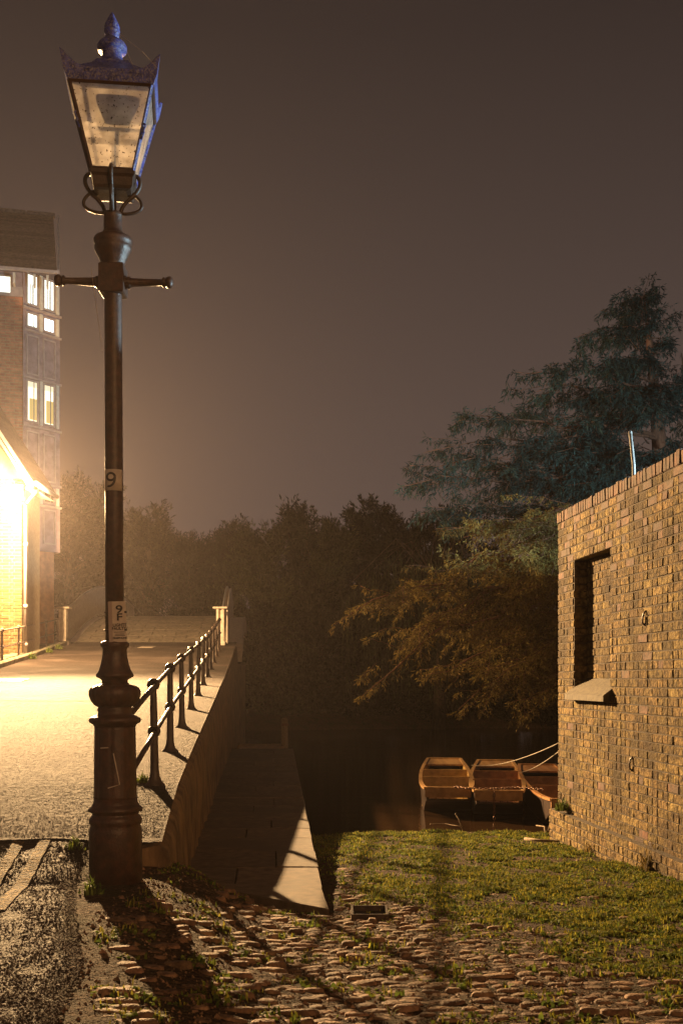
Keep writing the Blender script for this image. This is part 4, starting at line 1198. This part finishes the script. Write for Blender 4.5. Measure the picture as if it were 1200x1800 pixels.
# ------------------------------------------------------------------ punts
def punt(label, px0, d0, yaw, mw, ms, L_=6.6, backs=(.3, -.6), pad=None):
    x0 = (px0 - 600) / FPX * d0
    t = empty('punt', (x0, d0, 0), label, 'punt', 'punts moored by the bank'); t.rotation_euler = (0, 0, yaw)
    n = 26; H = L_ / 2
    def hw(s): return .465 - .115 * (abs(s) / H) ** 2.2
    def zbot(s): return -.07 + .32 * sstep(H * .62, H, abs(s)) 
    def ztop(s): return .36 + .07 * (abs(s) / H) ** 3
    v = []; f = []
    for i in range(n + 1):
        s = -H + L_ * i / n; w_ = hw(s); zb2, zt2 = zbot(s), ztop(s)
        v += [(-w_, s, zt2), (-w_*.93, s, zb2), (w_*.93, s, zb2), (w_, s, zt2), (w_-.028, s, zt2), (w_*.93-.03, s, zb2+.03), (-w_*.93+.03, s, zb2+.03), (-w_+.028, s, zt2)]
    for i in range(n):
        for k in range(8):
            f.append((i*8+k, (i+1)*8+k, (i+1)*8+(k+1)%8, i*8+(k+1)%8))
    e0 = 0; e1 = n * 8
    f += [(0,1,6,7)[::-1], (1,2,5,6)[::-1], (2,3,4,5)[::-1]] + [(e1+0,e1+1,e1+6,e1+7), (e1+1,e1+2,e1+5,e1+6), (e1+2,e1+3,e1+4,e1+5)]
    hull = MB().add(v, f).build('hull', MT['darkhull'], t, world=False)
    for sd in (-1, 1):
        q = [(sd*(hw(s)-.01), s, ztop(s)+.012) for s in [-H + L_*i/n for i in range(n+1)]]
        vs = []; fs = []
        for (x, y, z) in q: vs += [(x-.03, y, z-.02), (x+.03, y, z-.02), (x+.03, y, z+.016), (x-.03, y, z+.016)]
        for i in range(n):
            for k in range(4): fs.append((i*4+k, i*4+(k+1)%4, (i+1)*4+(k+1)%4, (i+1)*4+k))
        fs += [(3,2,1,0), tuple(n*4+k for k in range(4))]
        MB().add(vs, fs).build('gunwale', mw, t, world=False)
        # inner lining boards
        vs = []; fs = []
        for i in range(n + 1):
            s = -H + L_*i/n
            vs += [(sd*(hw(s)-.034), s, ztop(s)-.02), (sd*(hw(s)*.95-.036), s, zbot(s)+.04)]
        for i in range(n): fs.append((2*i, 2*i+1, 2*i+3, 2*i+2) if sd > 0 else (2*i+2, 2*i+3, 2*i+1, 2*i))
        MB().add(vs, fs).build('side_lining', ms, t, world=False)
    for s0, s1 in ((-H, -H + .30), (H - .95, H - .02)):
        s0_, s1_ = s0, s1
        mb = MB(); vs = []
        for s in (s0_, s1_):
            w_ = hw(s) - .02; z = ztop(s)
            vs += [(-w_, s, z-.025), (w_, s, z-.025), (w_, s, z+.005), (-w_, s, z+.005)]
        mb.add(vs, [(0,3,2,1),(4,5,6,7)] + [(k, (k+1)%4, 4+(k+1)%4, 4+k) for k in range(4)])
        mb.build('till_deck', mw, t, world=False)
    # transoms
    for s, zz in ((-H+.015, 1), (H-.015, 1)):
        w_ = hw(s)
        MB().bevbox(-w_, w_, s-.035, s+.035, zbot(s)+.05, ztop(s)+.03, .008).build('end_board', mw, t, world=False)
    for s in (-1.9, .9, 2.0):
        w_ = hw(s) - .035
        MB().bevbox(-w_, w_, s-.14, s+.14, .20, .235, .006).build('seat', ms, t, world=False)
    for s in backs:
        w_ = hw(s) - .05
        b_o = MB().bevbox(-w_, w_, -.012, .012, 0, .30, .006, Matrix.Translation((0, s, .12)) @ Matrix.Rotation(math.radians(-14), 4, 'X')).build('backrest', ms, t, world=False)
    for k in range(7):
        x = -.36 + k * .12
        MB().box(x-.052, x+.052, -2.0, 2.0, .012, .028).build('floor_slat', ms, t, world=False)
    if pad:
        for (x, s, m_) in pad:
            MB().bevbox(x-.13, x+.13, s-.05, s+.05, .13, .27, .03).build('cushion', m_, t, world=False)
    return t
green = mat('green_cushion', (.04,.09,.05), (.03,.06,.035), 20, .9); cream = mat('cream_cushion', (.5,.38,.22), (.4,.3,.18), 20, .9)
punt('golden wooden punt, leftmost of the three moored punts', 783, 20.7, math.radians(-4.6), MT['wood3'], MT['wood1'], backs=(.7, -.9))
punt('reddish wooden punt in the middle of the three, with a green cushion', 872, 20.2, math.radians(-7.2), MT['wood3'], MT['wood2'], backs=(.9, -.9), pad=((-.12,.45,cream),(.16,.45,green)))
punt('red-brown wooden punt nearest the brick wall, half hidden by it', 972, 19.0, math.radians(-5.0), MT['wood2'], MT['wood2'], backs=(.8, -.8), pad=((-.12,.2,cream),(.28,.2,cream)))

def rope(name, label, pts, r, m_, sag=.0, n=14, cat='rope'):
    a, b_ = Vector(pts[0]), Vector(pts[1])
    q = [a + (b_ - a) * (i/n) + Vector((0,0,-sag*4*(i/n)*(1-i/n))) for i in range(n+1)]
    o = MB().tube(q, r, 6).build(name, m_, smooth=True); return tag(o, label, cat)
rope('mooring_rope', 'pale mooring rope from the brick wall to the leftmost punt', (P(990,1302,12.35), P(828,1345,21.5)), .0055, MT['rope'], .10)
rope('mooring_rope', 'pale mooring rope from the brick wall to the middle punt', (P(990,1314,12.35), P(913,1358,20.5)), .0055, MT['rope'], .05)
link = MB()
n = 10; seg = 5; vs = []; fs = []
for i in range(n):
    a = 2*math.pi*i/n; c_ = Vector((.012*math.cos(a), 0, .022*math.sin(a))); nrm = Vector((math.cos(a), 0, math.sin(a)))
    for k in range(seg):
        b2_ = 2*math.pi*k/seg; vs.append(c_ + nrm*.0055*math.cos(b2_) + Vector((0,.0055*math.sin(b2_),0)))
for i in range(n):
    for k in range(seg): fs.append((i*seg+k, i*seg+(k+1)%seg, ((i+1)%n)*seg+(k+1)%seg, ((i+1)%n)*seg+k))
lm = link.add(vs, fs).mesh('link', True); lm.materials.append(MT['chain'])
def chain(label, pts):
    t = empty('mooring_chain', pts[0], label, 'chain'); step = .034; k = 0; carry = 0
    for a, b_ in zip(pts, pts[1:]):
        a, b_ = Vector(a), Vector(b_); d_ = b_ - a; L_ = d_.length; s = carry
        q = d_.to_track_quat('Z', 'Y').to_matrix().to_4x4()
        while s < L_:
            p = a + d_ * (s / L_)
            o = bpy.data.objects.new('link', lm); C.objects.link(o)
            o.matrix_world = Matrix.Translation(p) @ q @ Matrix.Rotation((k % 2) * math.pi/2, 4, 'Z') @ Matrix.Scale(1.25, 4)
            attach(o, t); s += step*1.25; k += 1
        carry = s - L_
c1 = [P(x, y, d) for x, y, d in ((800,1383,17.3),(820,1386,17.1),(850,1387,17),(880,1386,16.9),(905,1384,16.8),(930,1386,16.6),(955,1388,16.4))]
chain('rusty chain slung across the near ends of the punts', c1)
chain('rusty chain hanging straight down from the middle punt into the water', [P(868,1388,16.9), P(868,1450,16.9)])

# ------------------------------------------------------------------ foliage machinery
def unit(a): return a / np.maximum(1e-9, np.linalg.norm(a, axis=1, keepdims=True))
def sprig_mesh(name, pos, dirs, length, nleaf, ll, lw, droop=.2, spread=.8):
    n = len(pos); k = nleaf
    t = (np.arange(k) + .5) / k
    base = pos[:, None, :] + dirs[:, None, :] * (length[:, None] * t[None, :])[..., None]
    rd = rng.normal(size=(n, k, 3)); rd /= np.linalg.norm(rd, axis=2, keepdims=True)
    d = dirs[:, None, :] * .7 + rd * spread; d[..., 2] -= droop
    d /= np.linalg.norm(d, axis=2, keepdims=True)
    r2 = rng.normal(size=(n, k, 3)); wv = np.cross(d, r2); wv /= np.maximum(1e-6, np.linalg.norm(wv, axis=2, keepdims=True))
    L_ = ll * (.6 + .8 * rng.random((n, k, 1))); W = lw * (.7 + .6 * rng.random((n, k, 1)))
    p0 = base; p1 = base + d * L_ * .45 + wv * W * .5; p2 = base + d * L_; p3 = base + d * L_ * .45 - wv * W * .5
    V = np.stack([p0, p1, p2, p3], 2).reshape(-1, 3)
    F = np.arange(len(V)).reshape(-1, 4)
    return npmesh(name, V, F)

def conifer(name, label, base, trunk_pts, trunk_r, limbs, m_leaf, m_bark, leaf=(.11,.028), bl=1.15, step=.10, sub=.085, hang=.45, group=None, second=2.5, clump=1.3):
    t = empty(name, base, label, 'tree', group)
    MB().tube(trunk_pts, trunk_r, 10).build('trunk', m_bark, t, True)
    pos = []; dr_ = []; br_ = MB()
    work = []
    for (p0, p1, bow, lush) in limbs:
        work.append((p0, p1, bow, lush, 0))
        p0, p1 = Vector(p0), Vector(p1); D = p1 - p0; L_ = D.length
        side = D.cross(Vector((0,0,1))); side.normalize(); tgv = D.normalized()
        for k in range(max(2, int(L_ * second))):
            u = random.uniform(.2, .92); sd = random.choice((-1, 1))
            q0 = p0*(1-u)**2 + ((p0+p1)/2 + Vector((0,0,bow*L_)))*2*u*(1-u) + p1*u*u
            l2 = (.45 + .32 * L_ * (1-u)) * random.uniform(.6, 1.2)
            dv = tgv*random.uniform(.4,1.) + side*sd*random.uniform(.15,.9) + Vector((0,0,random.uniform(-.65,.35)))
            dv.normalize(); work.append((q0, q0 + dv*l2, random.uniform(-.02,.12), lush*.55, 1))
    for (p0, p1, bow, lush, lev) in work:
        p0, p1 = Vector(p0), Vector(p1); D = p1 - p0; L_ = D.length
        side = D.cross(Vector((0,0,1))); side.normalize()
        if side.length < .1: side = Vector((1,0,0))
        up = Vector((0,0,1)); mid = (p0 + p1) / 2 + up * bow * L_ + side * random.uniform(-.08,.08) * L_
        sd0 = random.random()*50
        cv = lambda u: p0*(1-u)**2 + mid*2*u*(1-u) + p1*u*u + Vector((mnoise.noise(Vector((u*4, sd0, 0))), mnoise.noise(Vector((u*4, sd0, 9))), mnoise.noise(Vector((u*5, sd0, 18)))))*.07*L_*min(1, u*3)
        br_.tube([cv(i/8) for i in range(9)], [max(.005, (.05 if lev == 0 else .028)*L_/5*(1-i/8.5)) for i in range(9)], 5)
        n = max(3, int(L_ / (step * (1.25 if lev == 0 else 1.))))
        for i in range(n + 1):
            u = .12 + .88 * i / n
            c = cv(u); tg = cv(min(1, u+.02)) - cv(u-.02); tg.normalize()
            for sd in (-1, 1):
                if random.random() < .12: continue
                if u < .8 and mnoise.noise(c * clump) + random.gauss(0, .12) < -.22: continue
                b_len = bl * lush * (.25 + .75 * (1-u)) * random.uniform(.25, 1.25)
                b_d = side*sd*random.uniform(.5,1.) + tg*random.uniform(.5,.9) + up*random.uniform(-.15,.30)
                b_d.normalize()
                m = max(2, int(b_len / sub))
                for j in range(m):
                    v_ = (j + random.random()) / m
                    q = c + b_d * b_len * v_ - up * (hang * b_len * v_ * v_)
                    if random.random() < .25: continue
                    dd = b_d * .8 + up * (-.25 - hang * v_) + Vector((random.gauss(0,.3), random.gauss(0,.3), random.gauss(0,.2)))
                    pos.append(q); dr_.append(dd)
    br_.build('branches', m_bark, t, True)
    pos = np.array(pos); dr_ = unit(np.array(dr_))
    me = sprig_mesh('foliage', pos, dr_, leaf[0]*1.3*(.6+.8*rng.random(len(pos))), 5, leaf[0], leaf[1], .25, .75)
    obj('foliage', me, m_leaf, t)
    return t

# ------------------------------------------------------------------ big conifers on the right
def limbs_for(tx, ty, tips, lush=1., zoff=None):
    out = []
    for (px_, py_, d, zs, bow) in tips:
        tip = P(px_, py_, d); out.append(((tx, ty, zs), tip, bow, lush))
    return out
T1x, T1y = 8.1, 29.0
tips = [(975,640,27,9.6,.10),(905,655,27.5,9.4,.08),(895,685,28,9.0,.08),(800,742,26.5,8.3,.06),(760,775,26,7.6,.07),(715,815,25.5,7.0,.08),
        (705,850,25.2,6.6,.05),(735,900,25.5,6.2,.04),(845,830,26,7.0,.05),(880,900,26.5,6.2,.05),(1015,590,28,11.0,.12),(1055,550,28.5,11.8,.15),
        (1155,565,28.6,11.2,.1),(1020,600,30,10.8,.08),(1170,600,30,10.6,.1),(1090,545,29.5,12.0,.1),(1000,700,27,9.0,.06),(930,760,26.5,8.2,.05),
        (1060,700,26.5,9.2,.05),(1130,720,26.2,9.0,.05),(980,800,26,7.6,.04),(1080,800,25.6,7.6,.04),(1160,690,26.8,9.6,.05),(1050,640,27,10.2,.06),(1110,640,27.4,10.4,.06),
        (940,690,29,9.4,.07),(870,740,29.5,8.8,.06),(1190,660,28,10.0,.08),(1000,850,26,6.8,.03),(920,850,26.4,6.8,.03),(790,850,26,7.2,.05),(840,780,26.2,7.8,.06)]
L1_ = limbs_for(T1x, T1y, tips)
top = P(1132, 528, 29)
for k in range(44):
    a = random.random()*6.28; u = random.random(); z = 5.0 + 6.3*u; r = .3 + 2.4*(1-u)*random.uniform(.5,1.1); tcx = 8.05 - .45*u
    L1_.append(((tcx, T1y, z), Vector((tcx + r*math.cos(a), T1y + r*math.sin(a), z + .25 + .65*random.random())), .03, .8))
conifer('conifer_tree', 'tallest dark blue-green conifer rising above the brick wall', (T1x, T1y, .3), [(8.5,29.1,.2),(8.3,29,4),(8.1,29,8),(7.85,29,10.6),(top.x,29,top.z)],
        [.34,.28,.19,.09,.012], L1_, MT['needle'], MT['redbark'], leaf=(.13,.026), bl=.72, step=.085, sub=.07, hang=.75, second=2.0)
T2x, T2y = 9.9, 31.
L2_ = []
for k in range(46):
    u = random.random(); z = 4 + 6.6*u; r = .4 + 1.9*(1-u); a = random.random()*6.28
    L2_.append(((T2x, T2y, z), Vector((T2x + r*math.cos(a), T2y + r*math.sin(a), z + random.uniform(-.3,.4))), .06, .9))
conifer('conifer_tree', 'shorter dark conifer at the right frame edge behind the tallest one', (T2x, T2y, .3), [(T2x,T2y,.2),(T2x,T2y,6),(9.25,T2y,11.0)], [.3,.2,.012], L2_, MT['dkneedle'], MT['bark'], step=.13)
# golden lit lower tree
T3x, T3y = 6.2, 25.5
tips = [(600,1112,21.5,4.6,.10),(614,1208,21.,4.4,.16),(690,1050,23,5.0,.08),(700,1130,22,4.3,.08),(740,1190,22.5,3.4,.06),(760,1090,23,4.7,.06),(810,1235,22.4,2.9,.05),
        (860,1200,22,3.3,.05),(900,1240,22,2.6,.05),(940,1150,22,3.9,.04),(830,1120,22.6,4.2,.05),(880,1060,22.4,5.0,.04),(930,1040,22.4,5.2,.04),(960,1210,21.8,3.0,.04),(790,1010,23.4,5.5,.04),(860,980,23.4,5.9,.04),
        (940,960,23,6.1,.03),(970,1090,22,4.7,.03),(820,1170,23,3.6,.05)]
L3_ = limbs_for(T3x, T3y, tips, .72)
for k in range(22):
    px_ = random.uniform(760, 975); py_ = random.uniform(930, 1225); zz = EYE + (HOR - py_)/FPX*24 + random.uniform(.2, .9)
    L3_.append(((T3x, T3y, zz), P(px_, py_, random.uniform(22, 25.5)), random.uniform(.02,.08), .7))
L3_[0] = (L3_[0][0], L3_[0][1], .16, .85); L3_[1] = (L3_[1][0], L3_[1][1], .20, .6)
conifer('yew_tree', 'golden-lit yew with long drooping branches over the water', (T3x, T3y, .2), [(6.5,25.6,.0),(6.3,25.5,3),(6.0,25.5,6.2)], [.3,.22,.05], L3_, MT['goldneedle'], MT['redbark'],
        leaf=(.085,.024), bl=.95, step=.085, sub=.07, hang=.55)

# ------------------------------------------------------------------ trees beyond the river
def bushy(name, label, x, y, z0, z1, r, m_leaf, n=3600, group='trees beyond the river', leaf=(.22,.062), pointy=.75, low=.05, cat='tree'):
    t = empty(name, (x, y, z0), label, cat, group)
    H = z1 - z0; br_ = MB()
    br_.tube([(x, y, z0 - .3), (x + .1, y, z0 + H*.45), (x, y, z0 + H*.92)], [.035*H, .022*H, .01], 8)
    pos = []; dd = []
    nl = 34
    tips = []
    for k in range(nl):
        u = low + (1 - low) * (k + random.random()) / nl
        a = random.random() * 6.28
        rr = r * (math.sin(math.pi * min(1, (u * .80 + .16))) ** .8) * random.uniform(.35, 1.15)
        p0 = Vector((x, y, z0 + H * u * .8)); p1 = Vector((x + rr*math.cos(a), y + rr*math.sin(a), z0 + H * u * (.92 + .12*random.random())))
        mid = (p0 + p1) / 2 + Vector((0,0,-.08*rr))
        if k % 2 == 0: br_.tube([p0, mid, p1], [.012*H, .008*H, .01], 5)
        tips.append((p0, p1, rr))
    per = n // nl
    for (p0, p1, rr) in tips:
        for j in range(per):
            u = random.random() ** .55
            q = p0 + (p1 - p0) * u + Vector((max(-1.6,min(1.6,random.gauss(0,1))), max(-1.6,min(1.6,random.gauss(0,1))), max(-1.6,min(1.3,random.gauss(0,1))))) * (.10 * r)
            pos.append(q)
            out = Vector((q.x - x, q.y - y, 0)); 
            if out.length > 1e-3: out.normalize()
            dd.append(out * .6 + Vector((random.gauss(0,.4), random.gauss(0,.4), pointy + random.gauss(0,.35))))
    br_.build('trunk', MT['bark'], t, True)
    pos = np.array(pos); dd = unit(np.array(dd))
    me = sprig_mesh('foliage', pos, dd, leaf[0]*1.5*(.5+rng.random(len(pos))), 6, leaf[0], leaf[1], -.05, .6)
    obj('foliage', me, m_leaf, t)
    return t
def top_at(px_, py_, d): p = P(px_, py_, d); return p.x, p.z
MT['far2'] = leafmat('dark_far_foliage', (.026,.034,.016), (.008,.011,.006), .6)
MT['far3'] = leafmat('brown_far_foliage', (.055,.042,.02), (.02,.016,.009), .6)
specs = [(118,838,58,3.6,'far','hazy dark tree rising immediately right of the tall building'),
         (178,858,60,3.4,'far','hazy tree showing left of the lamp column above the bridge'),
         (262,885,57,3.0,'far3','hazy conical tree just right of the lamp column'),
         (335,932,55,2.6,'far2','low feathery tree over the middle of the bridge deck'),
         (402,922,56,2.7,'far','feathery tree above the right end of the bridge'),
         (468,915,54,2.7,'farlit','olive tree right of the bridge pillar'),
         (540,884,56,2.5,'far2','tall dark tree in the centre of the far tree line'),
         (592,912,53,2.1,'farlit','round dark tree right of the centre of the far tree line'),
         (640,880,57,2.2,'far2','dark tree with a rounded raised top left of the golden branches'),
         (705,905,54,3.2,'far','dark tree behind the long tips of the blue-green conifer'),
         (800,900,56,4.0,'far2','broad dark tree far behind the yew branches'),
         (900,950,57,4.0,'far2','broad dark tree far behind the brick wall corner')]
for (px_, py_, d, r, mk, lab) in specs:
    x, zt2 = top_at(px_, py_, d)
    bushy('far_tree', lab, x, d, .6, zt2, r, MT[mk], n=5600)
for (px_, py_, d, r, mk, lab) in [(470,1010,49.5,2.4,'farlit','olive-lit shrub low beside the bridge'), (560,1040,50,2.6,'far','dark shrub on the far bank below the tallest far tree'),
                                 (640,1060,50,2.4,'far','dark shrub on the far bank left of the golden branch tips'), (730,1050,50.5,2.8,'far','dark shrub on the far bank behind the golden branches'),
                                 (830,1080,50,2.8,'far','dark shrub on the far bank above the punts'), (940,1080,50,2.8,'far','dark shrub on the far bank beside the wall corner'),
                                 (395,1065,50.5,1.8,'far','dark shrub on the far bank hidden behind the bridge end')]:
    x, zt2 = top_at(px_, py_, d)
    bushy('shrub', lab, x, d, .4, zt2, r, MT[mk], n=4200, group='shrubs on the far bank', cat='shrub', low=.0)
# weeping willow
def willow(label, px_, d, ztop_, r, n_st):
    x = (px_ - 600) / FPX * d
    t = empty('weeping_willow', (x, d, .3), label, 'tree')
    br_ = MB().tube([(x, d, -.2), (x+.15, d, ztop_*.5), (x, d, ztop_*.85)], [.3,.2,.06], 8)
    pos = []; dd = []
    for k in range(n_st):
        a = random.random()*6.28; rr = r * math.sqrt(random.random())
        sx_, sy_ = x + rr*math.cos(a), d + rr*math.sin(a)
        zt2 = ztop_ * (1 - .28*(rr/r)**2) * random.uniform(.9, 1.02); zb2 = random.uniform(1.0, 2.6)
        if k % 16 == 0: br_.tube([(x, d, ztop_*.75), ((x+sx_)/2, (d+sy_)/2, ztop_*.97), (sx_, sy_, zt2)], [.05,.03,.012], 5)
        m = int((zt2 - zb2) / .2)
        for j in range(m):
            z = zt2 - j*.2
            pos.append((sx_ + .05*math.sin(z*2+k), sy_ + .05*math.cos(z*1.7+k), z)); dd.append((random.gauss(0,.12), random.gauss(0,.12), -1))
    br_.build('trunk', MT['bark'], t, True)
    pos = np.array(pos); dd = unit(np.array(dd))
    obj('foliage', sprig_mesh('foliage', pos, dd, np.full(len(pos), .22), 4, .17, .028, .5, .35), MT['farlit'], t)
willow('dim weeping willow hanging to the water behind the golden branches', 770, 48.2, 8.2, 4.2, 420)

# far bank edge: pale line of a low wall
# ------------------------------------------------------------------ grass and weeds
def blades(name, pts, hgt, wid, m_, parent=None, lean=.6):
    n = len(pts)
    a = rng.random(n)*6.283; dirv = np.stack([np.cos(a), np.sin(a), np.zeros(n)], 1)
    wv = np.stack([-np.sin(a + rng.normal(0,.5,n)), np.cos(a), np.zeros(n)], 1)
    H = hgt * ((.5 + rng.random(n)) * np.array([max(.45, 1 + 1.3*mnoise.noise(Vector((p[0]*7, p[1]*7, 4)))) for p in pts]))[:, None]; W = wid * (.6 + .8*rng.random(n))[:, None]
    ln = (lean * rng.random(n))[:, None]
    up = np.array([0,0,1.])
    p0 = pts - wv*W*.5; p1 = pts + wv*W*.5
    m_p = pts + up*H*.6 + dirv*H*ln*.35; p2 = m_p + wv*W*.42; p3 = m_p - wv*W*.42
    tp = pts + up*H*(1-.35*ln) + dirv*H*ln; p4 = tp + wv*W*.06; p5 = tp - wv*W*.06
    V = np.concatenate([np.stack([p0,p1,p2,p3],1), np.stack([p3,p2,p4,p5],1)], 1).reshape(-1,3)
    F = np.arange(len(V)).reshape(-1,4)
    return obj(name, npmesh(name, V, F), m_, parent)
pts = []
for _ in range(330000):
    x = random.uniform(-.4, 3.1); y = random.uniform(4.0, 13.75)
    if y > 7.2 and x < lin(SR, y) + .03: continue
    if x > 2.32 + .09*(12.2 - y) - .075 and y < 12.3: continue
    g_ = y - (8.5 - 3.05*x)
    nz = mnoise.noise(Vector((x*1.6, y*1.0, 5))); nz2 = mnoise.noise(Vector((x*5, y*4, 8)))
    d_ = sstep(-.7, 2.7, g_ + nz*1.9 + nz2*1.6)
    bare = sstep(-.06, .26, mnoise.noise(Vector((x*2.3, y*1.7, 15))) + .5*mnoise.noise(Vector((x*7, y*6, 1))))*.92
    if x < .5 and 7.4 < y < 12.9 and nz < -.05: d_ *= .4
    if random.random() > d_*(1-bare) * (.75 if y < 9 else .55): continue
    pts.append((x, y, tn(x, y) - .004))
for _ in range(26000):      # tufts between the cobbles
    x = random.uniform(-1.1, 2.4); y = random.uniform(3.6, 8.6)
    if x < lin(ROADE, y) + .05 or (y > yfront(x) - .03 and x < 0): continue
    nn = mnoise.noise(Vector((x*3.2, y*3.2, 21))) + .6*mnoise.noise(Vector((x*9, y*9, 2)))
    if nn < .2: continue
    pts.append((x, y, tn(x, y) - .002))
pts = np.array(pts)
hsel = rng.random(len(pts)) < .5
g1 = blades('grass', pts[hsel], .028, .0075, MT['grass'], lean=1.1); tag(g1, 'short yellow-green grass covering the river bank', 'grass', kind='stuff')
g2 = blades('clover', pts[~hsel], .020, .020, MT['weed'], lean=1.5); tag(g2, 'low clover leaves mixed into the bank grass', 'ground cover', kind='stuff')

def weed(label, x, y, z, r, h, n, m_=None):
    q = np.array([(x + random.gauss(0, r*.5), y + random.gauss(0, r*.5), z) for _ in range(n)])
    o = blades('weed', q - np.array([x, y, z]), h, .012, m_ or MT['weed'], lean=1.2); o.location = (x, y, z)
    return tag(o, label, 'weed', 'weeds rooted in cracks')
weed('small weed on the kerb edge left of the lamp base', *P(132,1494,7.0).xy, ramp(6.9)+.0, .06, .06, 70)
weed('bright green weed at the foot of the lamp base', *P(160,1555,6.1).xy, tn(-1.34,6.1), .05, .06, 80)
weed('green weed beside the first railing post', *P(252,1376,8.6).xy, ramp(8.6)+.01, .05, .055, 90)
weed('leafy weed growing on the plinth at the wall corner', CX-.02, CY-.35, .74, .07, .09, 120)
weed('dry weed clump against the plinth below the window', CX+.10, CY-1.35, .42, .08, .16, 120, MT['goldneedle'])
weed('ragged weeds against the plinth at the right edge', CX+.22, CY-2.95, .52, .09, .17, 150, MT['goldneedle'])
for (x, y) in ((-2.0+XL(26)+2, 26),):
    pass
for k, Y in enumerate((25.9, 28.2, 29.6)):
    weed(('mossy weeds along the left kerb near the house corner', 'mossy weeds along the left kerb in the gap past the house', 'mossy weeds along the left kerb by the bridge pillar')[k],
         XL(Y)+.18, Y, ramp(Y)+.03, .10, .11, 150)

# twig and debris on the bank
tp = [P(922,1479,12.2), P(945,1482,12.), P(975,1481,11.9), P(998,1478,12.)]
for p in tp: p.z = max(tn(p.x, p.y) + .035, 0)
tag(MB().tube(tp, [.018,.016,.013,.008], 7).build('fallen_branch', MT['twig'], smooth=True), 'pale fallen branch on the grass at the wall corner', 'branch')
def reed(label, pts_, r=.008):
    tag(MB().tube([P(*q) for q in pts_], r, 5).build('reed_stem', MT['twig'], smooth=True), label, 'reed', 'reeds at the waterline')
reed('bent reed standing in the shallows below the leftmost punt', [(812,1458,14.2),(806,1440,14.2),(800,1430,14.2)])
reed('long pale reed lying on the water below the leftmost punt', [(756,1449,14.9),(780,1448,15),(796,1451,14.8),(812,1453,14.6)])
reed('curled reed stem beside the wall plinth', [(963,1460,14.2),(966,1448,14.2),(972,1443,14.2),(980,1444,14.2)])
reed('bright straw floating in the shallows near the wall', [(942,1451,14.8),(956,1453,14.6),(958,1470,13.9)])
mb = MB()
for _ in range(240):
    x = random.uniform(.4, 3.2); y = random.uniform(13.75, 15.2)
    l = random.uniform(.02, .12); a = random.gauss(0, .25)
    p = Vector((x, y, .006)); q = p + Vector((l*math.cos(a), l*math.sin(a), random.uniform(0,.012)))
    mb.tube([p, q], random.uniform(.003,.007), 4)
tag(mb.build('floating_debris', MT['twig']), 'pale straw and twigs floating along the water edge', 'debris', kind='stuff')

# ------------------------------------------------------------------ haze
hz = bpy.data.materials.new('haze'); hz.use_nodes = True
nt = hz.node_tree; nt.nodes.clear()
ho = nt.nodes.new('ShaderNodeOutputMaterial'); pv = nt.nodes.new('ShaderNodeVolumePrincipled')
pv.inputs['Color'].default_value = (.95, .82, .78, 1); pv.inputs['Density'].default_value = .00032; pv.inputs['Anisotropy'].default_value = .7  # added volume, its glow round the floodlight partly stands in for lens glow
nt.links.new(pv.outputs[0], ho.inputs['Volume'])
o = MB().box(-420, 420, -70, 720, -2.2, 24).build('haze', hz); tag(o, 'thin night mist over the river and path, partly standing in for lens glow', 'haze', kind='stuff')
